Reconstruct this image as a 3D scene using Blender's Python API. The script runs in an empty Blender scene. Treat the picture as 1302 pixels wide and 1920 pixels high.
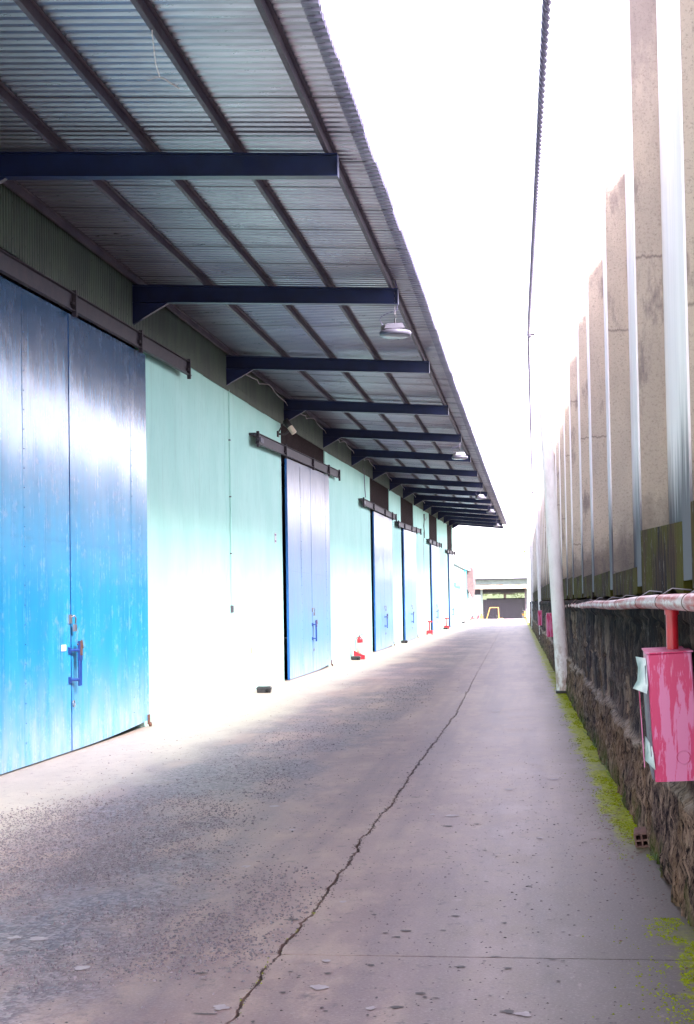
import bpy, math, random
from mathutils import Vector, Matrix, noise
R = math.radians
random.seed(7)
S = bpy.context.scene
COL = S.collection

# ------------------------------------------------------------------ camera
def basis(yaw, p, r):
    F = Vector((-math.sin(yaw)*math.cos(p), math.cos(yaw)*math.cos(p), math.sin(p)))
    R0 = Vector((math.cos(yaw), math.sin(yaw), 0)); U0 = R0.cross(F)
    return R0*math.cos(r)-U0*math.sin(r), U0*math.cos(r)+R0*math.sin(r), F
cr, cu, cf = basis(R(7.2516), R(2.1094), R(.95))
cam = bpy.data.cameras.new('camera'); co = bpy.data.objects.new('camera', cam); COL.objects.link(co)
M = Matrix((cr, cu, -cf)).transposed().to_4x4(); M.translation = Vector((0, 0, 1.6)); co.matrix_world = M
cam.sensor_fit = 'VERTICAL'; cam.sensor_height = 36; cam.sensor_width = 24; cam.lens = 2650/1920*36
cam.shift_y = 76/1920; cam.clip_start = .05; cam.clip_end = 3000
S.camera = co
# ------------------------------------------------------------------ light
w = bpy.data.worlds.new('World'); S.world = w; w.use_nodes = True
nt = w.node_tree; bg = nt.nodes['Background']
sky = nt.nodes.new('ShaderNodeTexSky'); sky.sky_type = 'NISHITA'; sky.sun_disc = False
SUN_EL, SUN_AZ = 42, 126            # azimuth measured from +Y towards +X
sky.sun_elevation = R(SUN_EL); sky.sun_rotation = R(SUN_AZ)
sky.air_density = 1.0; sky.dust_density = 1.5; sky.ozone_density = 1.0
hs = nt.nodes.new('ShaderNodeHueSaturation'); hs.inputs['Saturation'].default_value = .30
tint = nt.nodes.new('ShaderNodeMix'); tint.data_type = 'RGBA'; tint.blend_type = 'MULTIPLY'; tint.inputs[0].default_value = 1
tint.inputs[7].default_value = (1.0, .885, .985, 1)           # milky overcast, a touch of magenta
nt.links.new(sky.outputs[0], hs.inputs['Color']); nt.links.new(hs.outputs[0], tint.inputs[6]); nt.links.new(tint.outputs[2], bg.inputs[0])
bg.inputs[1].default_value = .14
sl = bpy.data.lights.new('sun', 'SUN'); sl.energy = 2.0; sl.angle = R(26); sl.color = (1, .94, .94)
so = bpy.data.objects.new('sun', sl); COL.objects.link(so)
sd = Vector((math.sin(R(SUN_AZ))*math.cos(R(SUN_EL)), math.cos(R(SUN_AZ))*math.cos(R(SUN_EL)), math.sin(R(SUN_EL))))
so.rotation_euler = sd.to_track_quat('Z', 'Y').to_euler(); so.location = (0, 0, 30)
vs = S.view_settings; vs.view_transform = 'Standard'; vs.look = 'None'; vs.gamma = 1; vs.use_curve_mapping = False
vs.exposure = 3.25
S.cycles.max_bounces = 8

# ------------------------------------------------------------------ helpers
def tag(o, label=None, cat=None, group=None, kind=None):
    if label: o['label'] = label
    if cat: o['category'] = cat
    if group: o['group'] = group
    if kind: o['kind'] = kind
    return o
def empty(name, loc=(0, 0, 0), label=None, cat=None, group=None, kind=None, rz=0, parent=None):
    o = bpy.data.objects.new(name, None); COL.objects.link(o); o.location = loc; o.rotation_euler = (0, 0, rz)
    o.empty_display_size = .2
    if parent: o.parent = parent
    return tag(o, label, cat, group, kind)
class MB:
    def __init__(s): s.v = []; s.f = []; s.sm = []
    def add(s, vs, fs, smooth=False):
        n = len(s.v); s.v += [tuple(v) for v in vs]
        s.f += [tuple(i+n for i in f) for f in fs]; s.sm += [smooth]*len(fs); return s
    def box(s, x0, x1, y0, y1, z0, z1, mat=None):
        vs = [Vector(p) for p in ((x0,y0,z0),(x1,y0,z0),(x1,y1,z0),(x0,y1,z0),(x0,y0,z1),(x1,y0,z1),(x1,y1,z1),(x0,y1,z1))]
        if mat: vs = [mat @ v for v in vs]
        return s.add(vs, [(0,3,2,1),(4,5,6,7),(0,1,5,4),(1,2,6,5),(2,3,7,6),(3,0,4,7)])
    def hexa(s, b, t):        # bottom quad, top quad (ccw from above)
        return s.add(list(b)+list(t), [(0,3,2,1),(4,5,6,7),(0,1,5,4),(1,2,6,5),(2,3,7,6),(3,0,4,7)])
    def cbox(s, x0, x1, y0, y1, z0, z1, b=.01, mat=None):    # chamfered box (vertical edges + top)
        def ring(i, z): return [(x0+i+b,y0+i,z),(x1-i-b,y0+i,z),(x1-i,y0+i+b,z),(x1-i,y1-i-b,z),(x1-i-b,y1-i,z),(x0+i+b,y1-i,z),(x0+i,y1-i-b,z),(x0+i,y0+i+b,z)]
        vs = [Vector(p) for p in ring(0, z0)+ring(0, z1-b)+ring(b, z1)]
        if mat: vs = [mat @ v for v in vs]
        fs = [tuple(range(7, -1, -1)), tuple(range(16, 24))]
        for k in (0, 8):
            for i in range(8): j = (i+1) % 8; fs.append((k+i, k+j, k+8+j, k+8+i))
        return s.add(vs, fs)
    def tube(s, pts, r, n=8, cap=True, smooth=True):
        pts = [Vector(p) for p in pts]; rs = r if isinstance(r, (list, tuple)) else [r]*len(pts)
        vs = []; fs = []; a = None
        for i, p in enumerate(pts):
            t = (pts[min(i+1, len(pts)-1)]-pts[max(i-1, 0)]).normalized()
            if a is None:
                a = t.orthogonal().normalized()
            a = (a-t*a.dot(t)).normalized(); b = t.cross(a)
            for k in range(n):
                q = 2*math.pi*k/n; vs.append(p+(a*math.cos(q)+b*math.sin(q))*rs[i])
        for i in range(len(pts)-1):
            for k in range(n):
                j = (k+1) % n; fs.append((i*n+k, i*n+j, (i+1)*n+j, (i+1)*n+k))
        s.add(vs, fs, smooth)
        if cap: s.add(vs[:n], [tuple(range(n-1, -1, -1))]); s.add(vs[-n:], [tuple(range(n))])
        return s
    def lathe(s, prof, n=16, c=(0, 0, 0), smooth=True, mat=None):   # prof: (r, z)
        vs = []; fs = []
        for r, z in prof:
            for k in range(n):
                q = 2*math.pi*k/n; p = Vector((c[0]+r*math.cos(q), c[1]+r*math.sin(q), c[2]+z)); vs.append(mat @ p if mat else p)
        for i in range(len(prof)-1):
            for k in range(n):
                j = (k+1) % n; fs.append((i*n+k, i*n+j, (i+1)*n+j, (i+1)*n+k))
        fs.append(tuple(range(n-1, -1, -1))); fs.append(tuple((len(prof)-1)*n+k for k in range(n)))
        return s.add(vs, fs, smooth)
    def sphere(s, c, r, n=8):
        pr = [(max(1e-4, r*math.sin(math.pi*i/n)), -r*math.cos(math.pi*i/n)) for i in range(n+1)]
        return s.lathe(pr, n*2, c)
    def mesh(s, name, m):
        me = bpy.data.meshes.new(name); me.from_pydata(s.v, [], s.f)
        me.polygons.foreach_set('use_smooth', s.sm); me.materials.append(m); me.update(); return me
    def build(s, name, m, parent=None, loc=(0, 0, 0), rot=None):
        return inst(name, s.mesh(name, m), parent, loc, rot)
def inst(name, me, parent=None, loc=(0, 0, 0), rot=None):
    o = bpy.data.objects.new(name, me); COL.objects.link(o); o.location = loc
    if rot: o.rotation_euler = rot
    if parent: o.parent = parent
    return o
def copy_tree(o, parent=None):
    c = o.copy(); COL.objects.link(c); c.parent = parent
    for ch in [x for x in COL.objects if x.parent == o]: copy_tree(ch, c)
    return c
def interp(tab, y):
    if y <= tab[0][0]: return tab[0][1]
    for (a, b), (c, d) in zip(tab, tab[1:]):
        if y <= c: return b+(d-b)*(y-a)/(c-a)
    return tab[-1][1]

# ------------------------------------------------------------------ materials
class NM:
    def __init__(s, name, rough=.6, metal=0, spec=.5):
        s.m = bpy.data.materials.new(name); s.m.use_nodes = True; s.t = s.m.node_tree; s.b = s.t.nodes['Principled BSDF']
        s.b.inputs['Roughness'].default_value = rough; s.b.inputs['Metallic'].default_value = metal
        s.b.inputs['Specular IOR Level'].default_value = spec
        s.pos = s.t.nodes.new('ShaderNodeNewGeometry').outputs['Position']
    def n(s, t, **k):
        x = s.t.nodes.new(t)
        for a, b in k.items(): setattr(x, a, b)
        return x
    def L(s, a, b): s.t.links.new(a, b)
    def noise(s, scale, sc=(1, 1, 1), detail=5, rough=.6, dist=0, src=None):
        mp = s.n('ShaderNodeMapping'); mp.inputs['Scale'].default_value = sc; s.L(src or s.pos, mp.inputs[0])
        x = s.n('ShaderNodeTexNoise'); x.inputs['Scale'].default_value = scale; x.inputs['Detail'].default_value = detail
        x.inputs['Roughness'].default_value = rough; x.inputs['Distortion'].default_value = dist
        s.L(mp.outputs[0], x.inputs['Vector']); return x.outputs['Fac']
    def voro(s, scale, sc=(1, 1, 1), feat='F1', out='Distance'):
        mp = s.n('ShaderNodeMapping'); mp.inputs['Scale'].default_value = sc; s.L(s.pos, mp.inputs[0])
        x = s.n('ShaderNodeTexVoronoi', feature=feat); x.inputs['Scale'].default_value = scale
        s.L(mp.outputs[0], x.inputs['Vector']); return x.outputs[out]
    def ramp(s, f, a, b, smooth=True):
        x = s.n('ShaderNodeMapRange', interpolation_type='SMOOTHSTEP' if smooth else 'LINEAR')
        x.inputs['From Min'].default_value = a; x.inputs['From Max'].default_value = b
        s.L(f, x.inputs['Value']); return x.outputs[0]
    def math(s, op, a, b=None, c=None):
        x = s.n('ShaderNodeMath', operation=op, use_clamp=False)
        for i, q in enumerate((a, b, c)):
            if q is None: continue
            if isinstance(q, (int, float)): x.inputs[i].default_value = q
            else: s.L(q, x.inputs[i])
        return x.outputs[0]
    def mix(s, f, a, b):
        x = s.n('ShaderNodeMix', data_type='RGBA')
        if isinstance(f, (int, float)): x.inputs[0].default_value = f
        else: s.L(f, x.inputs[0])
        for i, q in ((6, a), (7, b)):
            if isinstance(q, tuple): x.inputs[i].default_value = (*q, 1)
            else: s.L(q, x.inputs[i])
        return x.outputs[2]
    def xyz(s):
        x = s.n('ShaderNodeSeparateXYZ'); s.L(s.pos, x.inputs[0]); return x.outputs
    def col(s, c):
        if isinstance(c, tuple): s.b.inputs['Base Color'].default_value = (*c, 1)
        else: s.L(c, s.b.inputs['Base Color'])
    def bump(s, h, strength=.3, dist=.01, prev=None):
        x = s.n('ShaderNodeBump'); x.inputs['Strength'].default_value = strength; x.inputs['Distance'].default_value = dist
        s.L(h, x.inputs['Height'])
        if prev: s.L(prev, x.inputs['Normal'])
        s.L(x.outputs[0], s.b.inputs['Normal']); return x.outputs[0]
    def rough(s, f, a, b):
        x = s.n('ShaderNodeMapRange'); x.inputs['To Min'].default_value = a; x.inputs['To Max'].default_value = b
        s.L(f, x.inputs['Value']); s.L(x.outputs[0], s.b.inputs['Roughness'])
def plain(name, c, c2=None, rough=.6, metal=0, scale=6, bump=0, sc=(1, 1, 1), spec=.5):
    k = NM(name, rough, metal, spec)
    if c2:
        f = k.noise(scale, sc, 6, .65); k.col(k.mix(k.ramp(f, .35, .65), c, c2))
        if bump: k.bump(f, bump)
    else: k.col(c)
    return k.m

def m_mint():
    k = NM('mint_plaster', .75); z = k.xyz()[2]
    a = k.noise(1.3, (1, 1, .6), 6, .6); b = k.noise(14, (1, 1, .25), 6, .7)
    c = k.mix(k.ramp(a, .3, .7), (.36, .68, .60), (.42, .73, .65))
    c = k.mix(k.math('MULTIPLY', k.ramp(b, .5, .7), .3), c, (.25, .52, .45))
    st = k.noise(5, (1, 1.6, .08), 5, .7)
    c = k.mix(k.math('MULTIPLY', k.ramp(st, .55, .7), .2), c, (.22, .38, .34))
    base = k.math('MULTIPLY', k.ramp(z, .55, .0), k.ramp(k.noise(4, (1, 1, .5)), .3, .7))
    c = k.mix(k.math('MULTIPLY', base, .8), c, (.22, .19, .16))
    k.col(c); k.bump(k.noise(60, detail=4), .15, .004, k.bump(a, .1, .02)); return k.m
def m_door(name='blue_door_paint', chalk_sheen=0.0):
    k = NM(name, .3, 0, .6); z = k.xyz()[2]
    s1 = k.noise(3, (1, 2.2, .16), 6, .6); s2 = k.noise(9, (1, 2.5, .12), 6, .7); sp = k.noise(5, (1, 1, 1), 7, .7)
    c = k.mix(k.ramp(s1, .3, .7), (.014, .25, .48), (.024, .33, .60))
    c = k.mix(k.math('MULTIPLY', k.ramp(s2, .52, .72), .5), c, (.10, .24, .50))
    c = k.mix(k.math('MULTIPLY', k.ramp(sp, .54, .70), .45), c, (.26, .36, .52))
    low = k.math('MULTIPLY', k.ramp(z, 1.2, .0), k.ramp(k.noise(3, (1, 2, .5)), .25, .7))
    c = k.mix(k.math('MULTIPLY', low, .8), c, (.30, .40, .52))
    hi = k.math('MULTIPLY', k.ramp(z, .7, 1.8), k.ramp(s2, .25, .75))
    if chalk_sheen: c = k.mix(k.math('ADD', k.math('MULTIPLY', hi, .45), chalk_sheen), c, (.27, .30, .44))  # lavender layer: chalked paint plus grazing sky sheen put into the colour
    smudge_shade = k.math('ADD', z, k.math('MULTIPLY', k.noise(6, (1, 1.6, .12), 6, .7), 2.0))
    c = k.mix(k.math('MULTIPLY', k.ramp(smudge_shade, 4.6, 5.4), .8), c, (.016, .022, .07))  # ragged navy leaf tops: smudges plus canopy shade put into the colour
    k.col(c); k.rough(k.math('ADD', k.math('MULTIPLY', s2, .6), k.math('MULTIPLY', sp, .5)), .04 if not chalk_sheen else .2, .42 if not chalk_sheen else .5)
    n = k.bump(k.noise(1.4, (1, 1.0, .6), 3, .5), .35, .03); n = k.bump(s2, .05, .01, n)
    k.bump(k.noise(5, (1, 1.4, .5), 5, .6), .32, .012, n)
    k.b.inputs['Coat Weight'].default_value = .45 if not chalk_sheen else .3; k.b.inputs['Coat Roughness'].default_value = .14 if not chalk_sheen else .2; return k.m
def m_ground():
    k = NM('worn_concrete', .55, 0, .6); X, Y, Z = k.xyz()
    big = k.noise(.7, (1, .4, 1), 7, .65); mid = k.noise(3.2, (1, .55, 1), 8, .72); fine = k.noise(70, detail=4, rough=.7)
    lane = k.noise(2.2, (1, .05, 1), 4, .6)
    c = k.mix(k.ramp(big, .3, .7), (.175, .110, .112), (.295, .205, .185))
    c = k.mix(k.math('MULTIPLY', k.ramp(mid, .44, .62), .6), c, (.36, .26, .21))
    c = k.mix(k.math('MULTIPLY', k.ramp(lane, .44, .64), .55), c, (.125, .088, .105))
    # worn band of exposed aggregate
    e = k.math('ADD', X, k.math('MULTIPLY', mid, 1.6))
    ag = k.math('MULTIPLY', k.ramp(e, -3.4, -2.6), k.ramp(e, -.7, -1.5))
    ag = k.math('MULTIPLY', ag, k.ramp(k.noise(.8, (1, .6, 1), 4), .40, .55))
    v = k.voro(42, out='Color'); sx = k.n('ShaderNodeSeparateXYZ'); k.L(v, sx.inputs[0])
    peb = k.mix(k.ramp(sx.outputs[0], .2, .9), (.055, .042, .060), (.24, .20, .22))
    c = k.mix(k.math('MULTIPLY', ag, .75), c, peb)
    # pale cement apron by the doors
    pa = k.ramp(k.math('ADD', X, k.math('MULTIPLY', k.noise(.9, (1, .5, 1), 5), 1.5)), -2.5, -3.3)
    c = k.mix(k.math('MULTIPLY', pa, .85), c, k.mix(k.ramp(mid, .3, .7), (.32, .265, .215), (.40, .34, .285)))
    # dark green margin by the stone wall, broader at the near end
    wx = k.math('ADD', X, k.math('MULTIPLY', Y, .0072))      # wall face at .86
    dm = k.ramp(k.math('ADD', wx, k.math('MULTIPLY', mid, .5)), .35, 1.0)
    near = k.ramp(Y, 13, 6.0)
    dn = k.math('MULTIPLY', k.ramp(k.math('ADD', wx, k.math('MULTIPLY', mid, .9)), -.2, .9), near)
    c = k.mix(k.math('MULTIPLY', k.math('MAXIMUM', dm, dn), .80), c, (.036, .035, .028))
    ms = k.math('ADD', wx, k.math('MULTIPLY', k.noise(5, (1, .35, 1), 8, .75), .55))
    mo = k.math('MULTIPLY', k.ramp(ms, .86, .95), k.ramp(Y, 8.8, 10.5))
    ln = k.ramp(k.noise(.6, (0, 1, 0), 3), .25, .42); mo = k.math('MULTIPLY', mo, ln)
    m2 = k.math('MULTIPLY', k.ramp(k.math('ADD', wx, k.math('MULTIPLY', k.noise(7, (1, 1, 1), 8, .8), 1.0)), 1.16, 1.28), k.ramp(Y, 7.4, 6.4))
    mf = k.math('MAXIMUM', mo, m2)
    blot = k.noise(9, (1, .8, 1), 7, .75); c = k.mix(k.math('MULTIPLY', k.ramp(blot, .56, .66), .6), c, (.07, .052, .06)); c = k.mix(k.math('MULTIPLY', k.ramp(blot, .40, .32), .35), c, (.33, .27, .27))
    mc = k.mix(k.ramp(k.noise(22, detail=5), .35, .65), (.15, .18, .005), (.31, .35, .008))
    c = k.mix(k.math('MULTIPLY', k.ramp(fine, .5, .75), .4), c, (.36, .30, .32)); c = k.mix(k.math('MULTIPLY', k.ramp(fine, .48, .3), .4), c, (.06, .045, .052))
    sp = k.noise(26, (1, .7, 1), 3, .5); c = k.mix(k.math('MULTIPLY', k.ramp(sp, .70, .76), .7), c, (.05, .04, .045))
    mff = k.math('MULTIPLY', mf, k.ramp(k.noise(30, detail=5), .25, .5)); c = k.mix(mff, c, mc); k.L(k.math('MULTIPLY_ADD', mff, -.48, .5), k.b.inputs['Specular IOR Level'])
    k.col(c); k.rough(mid, .40, .60)
    n = k.bump(fine, .25, .004); n = k.bump(mid, .25, .012, n)
    k.bump(k.math('MULTIPLY', k.voro(42), ag), .5, .01, n); return k.m
def m_stone():
    k = NM('weathered_stone', .9, 0, .1); X, Y, Z = k.xyz()
    st = k.noise(7, (1, 1.3, .14), 8, .7); cl = k.noise(1.1, (1, 1, .8), 6, .6); fi = k.noise(26, (1, 1.3, .34), 8, .85); mo = k.noise(3, (1, 1, .6), 7, .7)
    c = k.mix(k.ramp(cl, .40, .58), (.075, .048, .056), (.24, .135, .085))
    c = k.mix(k.math('MULTIPLY', k.ramp(st, .53, .62), .8), c, (.50, .32, .25))
    c = k.mix(k.math('MULTIPLY', k.ramp(st, .46, .38), .85), c, (.012, .007, .014))
    c = k.mix(k.ramp(fi, .49, .43), c, (.006, .003, .007))
    c = k.mix(k.math('MULTIPLY', k.ramp(fi, .57, .64), .75), c, (.62, .46, .42))
    at = k.n('ShaderNodeAttribute', attribute_name='masonry'); sx = k.n('ShaderNodeSeparateColor'); k.L(at.outputs['Color'], sx.inputs[0])
    up = k.math('SUBTRACT', 1, sx.outputs[0])
    c = k.mix(k.math('MULTIPLY', k.math('MULTIPLY', up, k.ramp(sx.outputs[2], .45, .8)), .75), c, k.mix(k.ramp(st, .38, .58), (.07, .042, .035), (.46, .31, .23)))
    c = k.mix(k.math('MULTIPLY', k.math('MULTIPLY', up, k.ramp(sx.outputs[2], .45, .1)), .6), c, (.035, .028, .040))
    c = k.mix(k.math('MULTIPLY', k.math('MULTIPLY', sx.outputs[0], k.ramp(fi, .45, .6)), .45), c, (.42, .27, .20))
    c = k.mix(k.math('MULTIPLY', sx.outputs[1], k.ramp(fi, .35, .55)), c, (.60, .46, .40))
    c = k.mix(k.math('MULTIPLY', up, k.ramp(fi, .56, .66)), c, (.40, .34, .34))
    top = k.math('MULTIPLY', k.ramp(Z, .95, 1.6), k.ramp(k.noise(4, (1, 1.2, .2), 6), .30, .55))
    c = k.mix(k.math('MULTIPLY', top, .7), c, (.014, .015, .019))
    g = k.math('MULTIPLY', k.ramp(Z, .30, .02), k.ramp(mo, .42, .62))
    c = k.mix(k.math('MULTIPLY', g, .8), c, (.08, .11, .02))
    k.col(c); n = k.bump(fi, 1.0, .05); k.bump(k.noise(120, (1, 1, .5), 4), .5, .01, n); return k.m
def m_rib():
    k = NM('exposed_aggregate_concrete', .9, 0, .3); X, Y, Z = k.xyz()
    g = k.noise(48, detail=6, rough=.85); b = k.noise(1.4, (1, 1, .35), 6, .65)
    c = k.mix(k.ramp(b, .32, .68), (.62, .50, .39), (.45, .365, .30))
    c = k.mix(k.math('MULTIPLY', k.ramp(k.noise(.9, (.3, 1, .25), 3), .45, .7), .4), c, (.56, .49, .43))
    jn = k.math('ADD', Z, k.math('ADD', k.math('MULTIPLY', k.noise(.23, (0, 1, 0), 0), 6.0), k.math('MULTIPLY', k.noise(9, (2, 1, 0), 4), .10))); jf = k.math('PINGPONG', jn, 1.15)
    c = k.mix(k.math('MULTIPLY', k.ramp(jf, .018, .0), .6), c, (.12, .09, .085))
    c = k.mix(k.math('MULTIPLY', k.ramp(g, .50, .68), .6), c, (.16, .12, .105))
    c = k.mix(k.math('MULTIPLY', k.ramp(g, .42, .3), .5), c, (.50, .42, .37))
    d = k.math('ADD', Z, k.math('MULTIPLY', k.noise(5, (1, 1, .5), 6), 1.0))
    c = k.mix(k.math('MULTIPLY', k.ramp(d, 2.95, 2.5), .6), c, (.055, .042, .05))
    e = k.noise(3, (2, 1, .5), 7, .7); c = k.mix(k.math('MULTIPLY', k.ramp(e, .52, .66), .6), c, (.15, .115, .125))
    tp = k.math('ADD', Z, k.math('MULTIPLY', k.noise(7, (1.6, 1, .6), 7, .75), 1.6))
    c = k.mix(k.math('MULTIPLY', k.ramp(tp, 5.9, 6.7), .5), c, (.17, .14, .145))
    k.col(c); k.bump(g, .8, .02); return k.m
def m_panel():
    k = NM('pale_smooth_concrete', .7, 0, .35); X, Y, Z = k.xyz()
    b = k.noise(2.5, (1, 2, .1), 6, .6)
    c = k.mix(k.ramp(b, .35, .7), (.92, .84, .84), (.78, .71, .71))
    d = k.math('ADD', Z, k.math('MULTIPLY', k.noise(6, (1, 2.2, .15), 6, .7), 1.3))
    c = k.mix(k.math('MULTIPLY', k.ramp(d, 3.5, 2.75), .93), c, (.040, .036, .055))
    k.col(c); k.bump(k.noise(50, detail=4), .15, .004); return k.m
def m_plinth():
    k = NM('mossy_plinth_concrete', .9, 0, .08)
    st = k.noise(9, (1, 1.4, .12), 7, .7); b = k.noise(2, (1, 1, .7), 6)
    c = k.mix(k.ramp(st, .38, .62), (.012, .008, .016), (.085, .048, .028))
    c = k.mix(k.math('MULTIPLY', k.ramp(b, .42, .6), .75), c, (.075, .066, .007))
    c = k.mix(k.ramp(k.noise(26, (1, 1.5, .25), 5), .63, .69), c, (.34, .34, .32))
    k.col(c); k.bump(st, .6, .02); return k.m
def m_pipe():
    k = NM('faded_red_pipe_paint', .4, 0, .5); a = k.noise(9, (1, .22, 1), 8, .75); b = k.noise(30, detail=5)
    c = k.mix(k.ramp(a, .46, .56), (.38, .045, .045), (.58, .43, .45))
    c = k.mix(k.math('MULTIPLY', k.ramp(b, .62, .74), .6), c, (.16, .05, .03)); k.col(c); k.bump(a, .2, .003); return k.m
def m_cabinet():
    k = NM('sun_faded_red_paint', .38, 0, .5); a = k.noise(10, (2.0, 2.0, .26), 8, .68, .25)
    c = k.mix(k.ramp(a, .49, .53), (.55, .018, .115), (.62, .16, .33))
    b = k.noise(14, (1.5, 1.5, .12), 6, .6); c = k.mix(k.math('MULTIPLY', k.ramp(b, .60, .64), .7), c, (.68, .28, .45))
    k.col(c); k.bump(k.noise(4), .1, .01); return k.m
def m_galv(name, c1, c2, rough=.27, metal=.8):
    k = NM(name, rough, metal, .5); b = k.noise(1.2, (.5, 1, 1), 6, .6); f = k.noise(18, (.15, 1, 1), 5, .7)
    c = k.mix(k.ramp(b, .35, .65), c1, c2); c = k.mix(k.math('MULTIPLY', k.ramp(f, .55, .8), .3), c, tuple(x*.5 for x in c1))
    k.col(c); k.rough(f, rough-.08, rough+.15); return k.m
def m_pole():
    k = NM('chalky_white_pole_paint', .6, 0, .4); X, Y, Z = k.xyz()
    a = k.noise(6, (1, 1, .4), 7, .7); c = k.mix(k.ramp(a, .4, .7), (.86, .80, .78), (.72, .65, .63))
    r = k.math('MULTIPLY', k.ramp(Z, 1.5, .1), k.ramp(k.noise(9, (1, 1, .5), 7, .7), .46, .6)); c = k.mix(k.math('MULTIPLY', r, .75), c, (.36, .20, .14))
    c = k.mix(k.ramp(k.noise(24, detail=5), .68, .72), c, (.10, .07, .06)); k.col(c); k.bump(a, .15, .005); return k.m
MT = dict(mint=m_mint(), door=m_door(), door2=m_door('chalk_sheen_blue_door_paint', .38), edge=plain('clean_blue_paint', (.01, .10, .34), (.014, .13, .40), .4, 0, 6), ground=m_ground(), stone=m_stone(), rib=m_rib(), panel=m_panel(), plinth=m_plinth(), pipe=m_pipe(), cab=m_cabinet(), pole=m_pole(),
    roof=m_galv('galvanised_roof_sheet', (.27, .265, .325), (.20, .195, .25)),
    roof2=m_galv('weathered_roof_sheet', (.19, .18, .25), (.14, .13, .20), .40),
    purlin=m_galv('dull_purlin_steel', (.06, .05, .072), (.10, .082, .10), .5, .35),
    beam=plain('navy_beam_paint', (.003, .008, .045), (.004, .011, .06), .38, 0, 5, .05),
    rail=plain('greasy_rail_steel', (.016, .014, .026), (.034, .026, .036), .55, .1, 9, .2),
    clad=plain('olive_green_cladding', (.075, .105, .075), (.055, .075, .06), .55, 0, 3, .05, (1, 1, .4)),
    dark=plain('dark_brown_mesh_panel', (.020, .010, .013), (.032, .018, .018), .8, 0, 20, .3),
    black=plain('black_plastic', (.018, .018, .02), (.03, .03, .034), .45, 0, 12, .05),
    hole=plain('unlit_black', (.003, .003, .003), rough=.9),
    soil=plain('crack_soil', (.030, .026, .022), (.055, .062, .02), .95, 0, 14, .5),
    white=plain('white_enamel', (.70, .70, .72), (.62, .61, .64), .35, 0, 8),
    lampg=plain('grey_lamp_casting', (.12, .115, .145), (.10, .095, .125), .4, .2, 20), lens=plain('frosted_lamp_lens', (.30, .31, .33), rough=.25),
    red=plain('red_enamel', (.55, .02, .035), (.48, .018, .03), .35, 0, 6),
    paper=plain('weathered_paper', (.66, .68, .67), (.50, .56, .58), .8, 0, 20, .2),
    wire=plain('black_cable_sheath', (.07, .055, .13), (.12, .10, .19), .35, 0, 30),
    pwire=plain('pale_cable_sheath', (.42, .38, .40), (.30, .27, .29), .5, 0, 20),
    steel=m_galv('small_steel', (.28, .27, .30), (.20, .18, .19), .4, .7),
    rust=plain('rusty_steel', (.16, .065, .035), (.07, .04, .035), .8, .1, 30, .4),
    hblue=plain('blue_handle_paint', (.008, .035, .17), (.012, .05, .22), .35, 0, 20),
    yellow=plain('yellow_machine_paint', (.50, .27, .07), (.42, .22, .05), .4, 0, 8),
    cream=plain('cream_label', (.62, .55, .44), (.55, .48, .40), .5, 0, 12),
    brick=plain('fired_clay', (.20, .10, .08), (.14, .07, .06), .85, 0, 18, .4),
    teal=plain('pale_teal_render', (.42, .62, .60), (.50, .68, .66), .75, 0, 2, .1),
    cyan=plain('cyan_painted_steel', (.05, .48, .60), (.06, .42, .55), .5, 0, 5),
    brownclad=plain('rusty_brown_cladding', (.085, .05, .055), (.12, .075, .07), .7, 0, 3, .1),
    gate=plain('dark_gate_sheet', (.004, .0035, .009), (.007, .006, .013), .5, 0, 4),
    farclad=plain('grey_green_cladding', (.20, .27, .26), (.16, .21, .21), .6, 0, 2),
    valance=plain('stained_cream_cladding', (.50, .46, .36), (.30, .20, .14), .7, 0, 1.5, 0, (1, 1, .5)),
    paleroof=plain('pale_metal_roof', (.66, .68, .70), (.58, .60, .62), .45, .1, 1),
    bark=plain('tree_bark', (.10, .075, .05), (.06, .045, .03), .9, 0, 5, .4),
    leaf=plain('tree_leaves', (.07, .11, .022), (.115, .15, .035), .6, 0, .8),
    hill=plain('wooded_hillside', (.07, .10, .035), (.10, .12, .05), .9, 0, .15),
    weed=plain('weed_leaves', (.07, .13, .035), (.16, .24, .10), .6, 0, 25),
    moss=plain('moss_tufts', (.13, .16, .006), (.27, .31, .008), .95, 0, 30, 0, (1, 1, 1), .05),
    peb=plain('exposed_pebbles', (.05, .038, .05), (.19, .155, .17), .55, 0, 60),
    plaint=plain('spilled_pale_paint', (.36, .31, .32), (.28, .23, .25), .6, 0, 20),
    pit=plain('wet_hollow', (.045, .034, .036), (.07, .055, .055), .6, 0, 20),
    terrain=plain('bare_ground', (.16, .14, .11), (.10, .12, .05), .95, 0, .3, .3),
    bin=plain('pale_grey_plastic', (.50, .52, .60), (.45, .48, .56), .45, 0, 5),
    dc=plain('dark_interior_concrete', (.05, .045, .045), (.07, .06, .06), .9, 0, 2),
    sticker=plain('yellow_sticker', (.72, .56, .10), rough=.6), purpleink=plain('notice_ink', (.22, .10, .25), rough=.7))

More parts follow.
